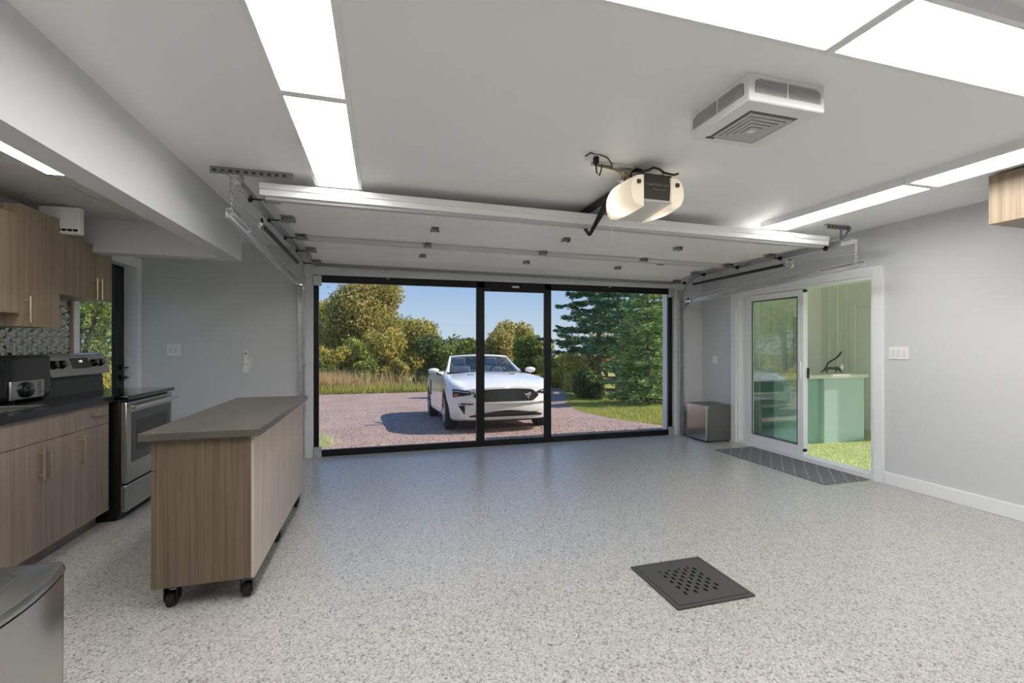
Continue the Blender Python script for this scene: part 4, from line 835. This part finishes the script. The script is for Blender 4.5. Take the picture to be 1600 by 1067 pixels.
for yw in (0., 2.72):
    for s_ in (-1, 1): cut.tube([(s_*.66, yw, .345), (s_*1.2, yw, .345)], .385, 32)
cu = cut.make('cutter', 'car_black', None); md = body.modifiers.new('arch', 'BOOLEAN'); md.operation = 'DIFFERENCE'; md.object = cu; md.solver = 'EXACT'
bpy.context.view_layer.update(); cu.parent = car; bpy.context.view_layer.update()
nm_ = bpy.data.meshes.new_from_object(body.evaluated_get(bpy.context.evaluated_depsgraph_get())); body.modifiers.clear(); body.data = nm_; bpy.data.objects.remove(cu)
nm_.shade_smooth(); nm_.set_sharp_from_angle(angle=math.radians(38))
def fy(x, z): return -.86+frontsweep(x)+.03*max(0, z-.5)/.2+.05*max(0, .35-z)/.15
def fpatch(name, outline, m_, off, parent=body, nu=14, nv=6, back=.03):
    """patch on the nose: outline(u,v)->(x,z); stands `off` proud of the skin with thickness"""
    g = G()
    def P(u, v, o_): x, z = outline(u, v); return (x, fy(x, z)-o_, z)
    g.grid(lambda u, v: P(u, v, off), nu, nv)
    per = [(i/nu, 0) for i in range(nu)]+[(1, j/nv) for j in range(nv)]+[(1-i/nu, 1) for i in range(nu)]+[(0, 1-j/nv) for j in range(nv)]
    g.loft([[P(u, v, off) for u, v in per], [P(u, v, -back) for u, v in per]], cap=False)
    return g.make(name, m_, parent, local=True, smooth=True)
def lerp(a, b_, t): return a+(b_-a)*t
def gril(u, v):
    x = lerp(-.56, .56, u); top = .715-.03*abs(x/.56)**2; bot = .505+.0*abs(x); hw = .56 if True else 0
    e = abs(x)/.56; mid = .60; k = 1-max(0, (e-.80)/.2)*.85; return (x, mid+(lerp(bot, top, v)-mid)*k)
gp = fpatch('grille', gril, 'car_black', .006, nu=24)
def rim_(u, v):
    x = lerp(-.57, .57, u); return (x, lerp(.478, .503, v)+.0)
fpatch('grille_lip', rim_, 'paint_car', .022, nu=24, nv=2)
for s_ in (-1, 1):
    def hl(u, v): 
        x = lerp(.53, .875, u); top = lerp(.655, .725, u**.7); bot = lerp(.635, .585, u); return (s_*x, lerp(bot, top, v))
    h_ = fpatch('headlight', hl, 'car_lamp', .006, nu=10)
    def hb(u, v): x = lerp(.62, .86, u); return (s_*x, lerp(.655, .665, v)+.03*u)
    fpatch('daytime_strip', hb, 'white_gloss', .009, h_, 6, 1); 
    def am(u, v): x = lerp(.80, .855, u); return (s_*x, lerp(.60, .64, v))
    fpatch('turn_signal', am, 'amber', .009, h_, 3, 1)
    def fg(u, v): x = lerp(.56, .80, u); return (s_*x, lerp(.455, .485, v)+.01*u)
    fpatch('fog_light', fg, 'chrome', .005, nu=8, nv=1)
    def pk(u, v): x = lerp(.70, .80, u); return (s_*x, lerp(lerp(.45, .30, 1-u), .45, v))
    fpatch('corner_pocket', pk, 'car_black', .004, nu=4, nv=3)
def li(u, v): x = lerp(-.66, .66, u)*.95; return (x, lerp(.258, .362-.075*abs(x/.6)**1.6, v))
fpatch('lower_intake', li, 'car_black', .006, nu=24)
def lb(u, v): x = lerp(-.55, .55, u); return (x, lerp(.318, .326, v))
fpatch('intake_bar', lb, 'steel_side', .012, nu=20, nv=1)
def sp_(u, v): x = lerp(-.70, .70, u); return (x, lerp(.185, .205, v))
fpatch('splitter', sp_, 'car_black', .03, nu=24, nv=1)
# running horse badge with three bars, on the grille
hp = [(-.075, .01), (-.06, .018), (-.04, .012), (-.015, .014), (.005, .022), (.025, .032), (.04, .03), (.052, .018), (.045, .016), (.034, .02), (.028, .008), (.045, .0), (.06, -.012), (.052, -.014), (.035, -.006), (.02, -.008), (.03, -.02), (.02, -.026), (.008, -.012), (-.01, -.008), (-.03, -.018), (-.05, -.024), (-.046, -.016), (-.035, -.006), (-.045, .004), (-.06, .006)]
g = G(); bx_, bz_ = .36, .60; yb_ = fy(bx_, bz_)-.012
vs = [(bx_+u*1.1, yb_-.004, bz_+.01+w*1.2) for u, w in hp]; vb = [(p[0], p[1]+.006, p[2]) for p in vs]; g.loft([vs, vb])
for k in (-1, 0, 1): g.box(bx_-.006+k*.015-.005, bx_-.006+k*.015+.005, yb_-.002, yb_+.004, bz_-.055, bz_-.022)
g.make('badge', 'chrome', gp, local=True)
# windshield, mirrors, seats, wheels
def ws_(u, v, o_=0.):
    hw = lerp(.75, .61, v); x = lerp(-hw, hw, u); return (x, lerp(.82, 1.42, v)+.14*(x/.75)**2-o_, lerp(.995, 1.355, v)-.04*(x/.75)**2*(v)+o_*.6)
wsd = G().grid(ws_, 14, 6).make('windshield', 'glass_car', car, local=True, smooth=True)
fp = [ws_(0, k/5) for k in range(6)]+[ws_(k/10, 1) for k in range(1, 11)]+[ws_(1, 1-k/5) for k in range(1, 6)]
G().tube(fp, [.05, .036, .03, .028, .028]+[.026]*11+[.026, .028, .03, .036, .05], 10).make('windshield_frame', 'paint_car', wsd, local=True, smooth=True)
G().tube([ws_(k/10, 0, -.01) for k in range(11)], .018, 8).make('cowl_seal', 'car_black', wsd, local=True, smooth=True)
box(-.09, .09, 1.43, 1.46, 1.23, 1.29).make('rear_view_mirror', 'car_black', wsd, local=True, bevel=.012)
for s_ in (-1, 1):
    g = G(); rs = []
    for t in np.linspace(0, 1, 7):
        r = math.sin(PI*(.12+.76*t))**.5; rs.append([(s_*(.91+.20*t), 1.02+.075*r*math.cos(a), 1.035+.062*r*math.sin(a)) for a in np.linspace(0, 2*PI, 14, endpoint=False)])
    mm = G().loft(rs).make('wing_mirror', 'paint_car', car, local=True, smooth=True); G().bar((s_*.86, 1.03, .96), (s_*.97, 1.02, .99), .08, .03).make('mirror_arm', 'car_black', mm, local=True)
    # side scoop and hood vent
    G().prism([(2.18, .52), (2.30, .56), (2.26, .86), (2.16, .84)], 'x', s_*.92, s_*.962).make('side_scoop', 'car_black', body, local=True, bevel=.006)
    G().prism([(s_*.34, .28), (s_*.46, .33), (s_*.44, .42), (s_*.36, .40)], 'z', .93, .962).make('hood_vent', 'car_black', body, local=True)
    G().prism([(.62, .26), (2.2, .26), (2.2, .31), (.62, .30)], 'x', s_*.90, s_*.935).make('sill_trim', 'paint_car', body, local=True, bevel=.006)
G().box(-.70, .70, .9, 2.42, .66, .76).make('cabin_floor', 'car_int', car, local=True)
G().prism([(.84, .98), (1.12, 1.0), (1.22, .93), (1.15, .74), (.84, .74)], 'x', -.70, .70).make('dashboard', 'car_int', car, local=True, bevel=.03)
def seat(x, y, s=1.):
    q = G().prism([(y, .72), (y+.20, .74), (y+.32, 1.10), (y+.26, 1.16), (y+.16, 1.13)], 'x', x-.24*s, x+.24*s).make('seat_back', 'car_seat', car, local=True, bevel=.05, seg=3)
    box(x-.14*s, x+.14*s, y+.22, y+.32, 1.15, 1.33).make('headrest', 'car_seat', q, local=True, bevel=.04, seg=3); box(x-.24*s, x+.24*s, y-.38, y+.1, .72, .84).make('seat_cushion', 'car_seat', q, local=True, bevel=.04)
seat(-.36, 1.62); seat(.36, 1.62); 
G().prism([(2.3, .74), (2.4, .74), (2.48, 1.04), (2.42, 1.06)], 'x', -.62, .62).make('rear_seat', 'car_int', car, local=True, bevel=.03)
st_ = [(.36+.17*math.cos(a), 1.24+.05*math.sin(a), .98+.16*math.sin(a)) for a in np.linspace(0, 2*PI, 24)]
G().tube(st_, .014, 8).make('steering_wheel', 'car_black', car, local=True, smooth=True)
def wheel(x, y, s_):
    r = .34; rs = []
    prof = [(.0, .23), (.0, .235), (.012, .30), (.03, .335), (.07, .343), (.16, .343), (.21, .335), (.23, .30), (.235, .235), (.235, .23)]
    g = G(); rings = []
    for a in np.linspace(0, 2*PI, 40, endpoint=False): rings.append([(s_*(.955-dx)+0, y+rr*math.cos(a), r+rr*math.sin(a)) for dx, rr in prof])
    rings.append(rings[0]); ty = g.loft(rings, cap=False).make('tyre', 'tyre', car, local=True, smooth=True)
    g = G(); rings = [[(s_*(.95-dx), y+rr*math.cos(a), r+rr*math.sin(a)) for dx, rr in ((.0, .236), (.0, .222), (.06, .21), (.2, .2), (.2, .236))] for a in np.linspace(0, 2*PI, 40, endpoint=False)]; rings.append(rings[0]); g.loft(rings, cap=False)
    for k in range(10):
        a = 2*PI*k/10+(.09 if k % 2 else -.09); d = Vector((0, math.cos(a), math.sin(a))); c0 = Vector((s_*.905, y, r)); c1 = Vector((s_*.935, y, r))+d*.222; g.bar(c0+d*.03, c1, .03, .022, (1, 0, 0))
    g.disc((s_*.905, y, r), (1, 0, 0), .06, .05, 16); g.make('rim', 'rim', ty, local=True, smooth=False)
    G().disc((s_*.80, y, r), (1, 0, 0), .17, .02, 24).make('brake_disc', 'steel_side', ty, local=True)
for yw in (0., 2.72):
    for s_ in (-1, 1): wheel(0, yw, s_)
box(-.6, .6, -.5, 3.4, .20, .30).make('underbody', 'car_black', car, local=True)
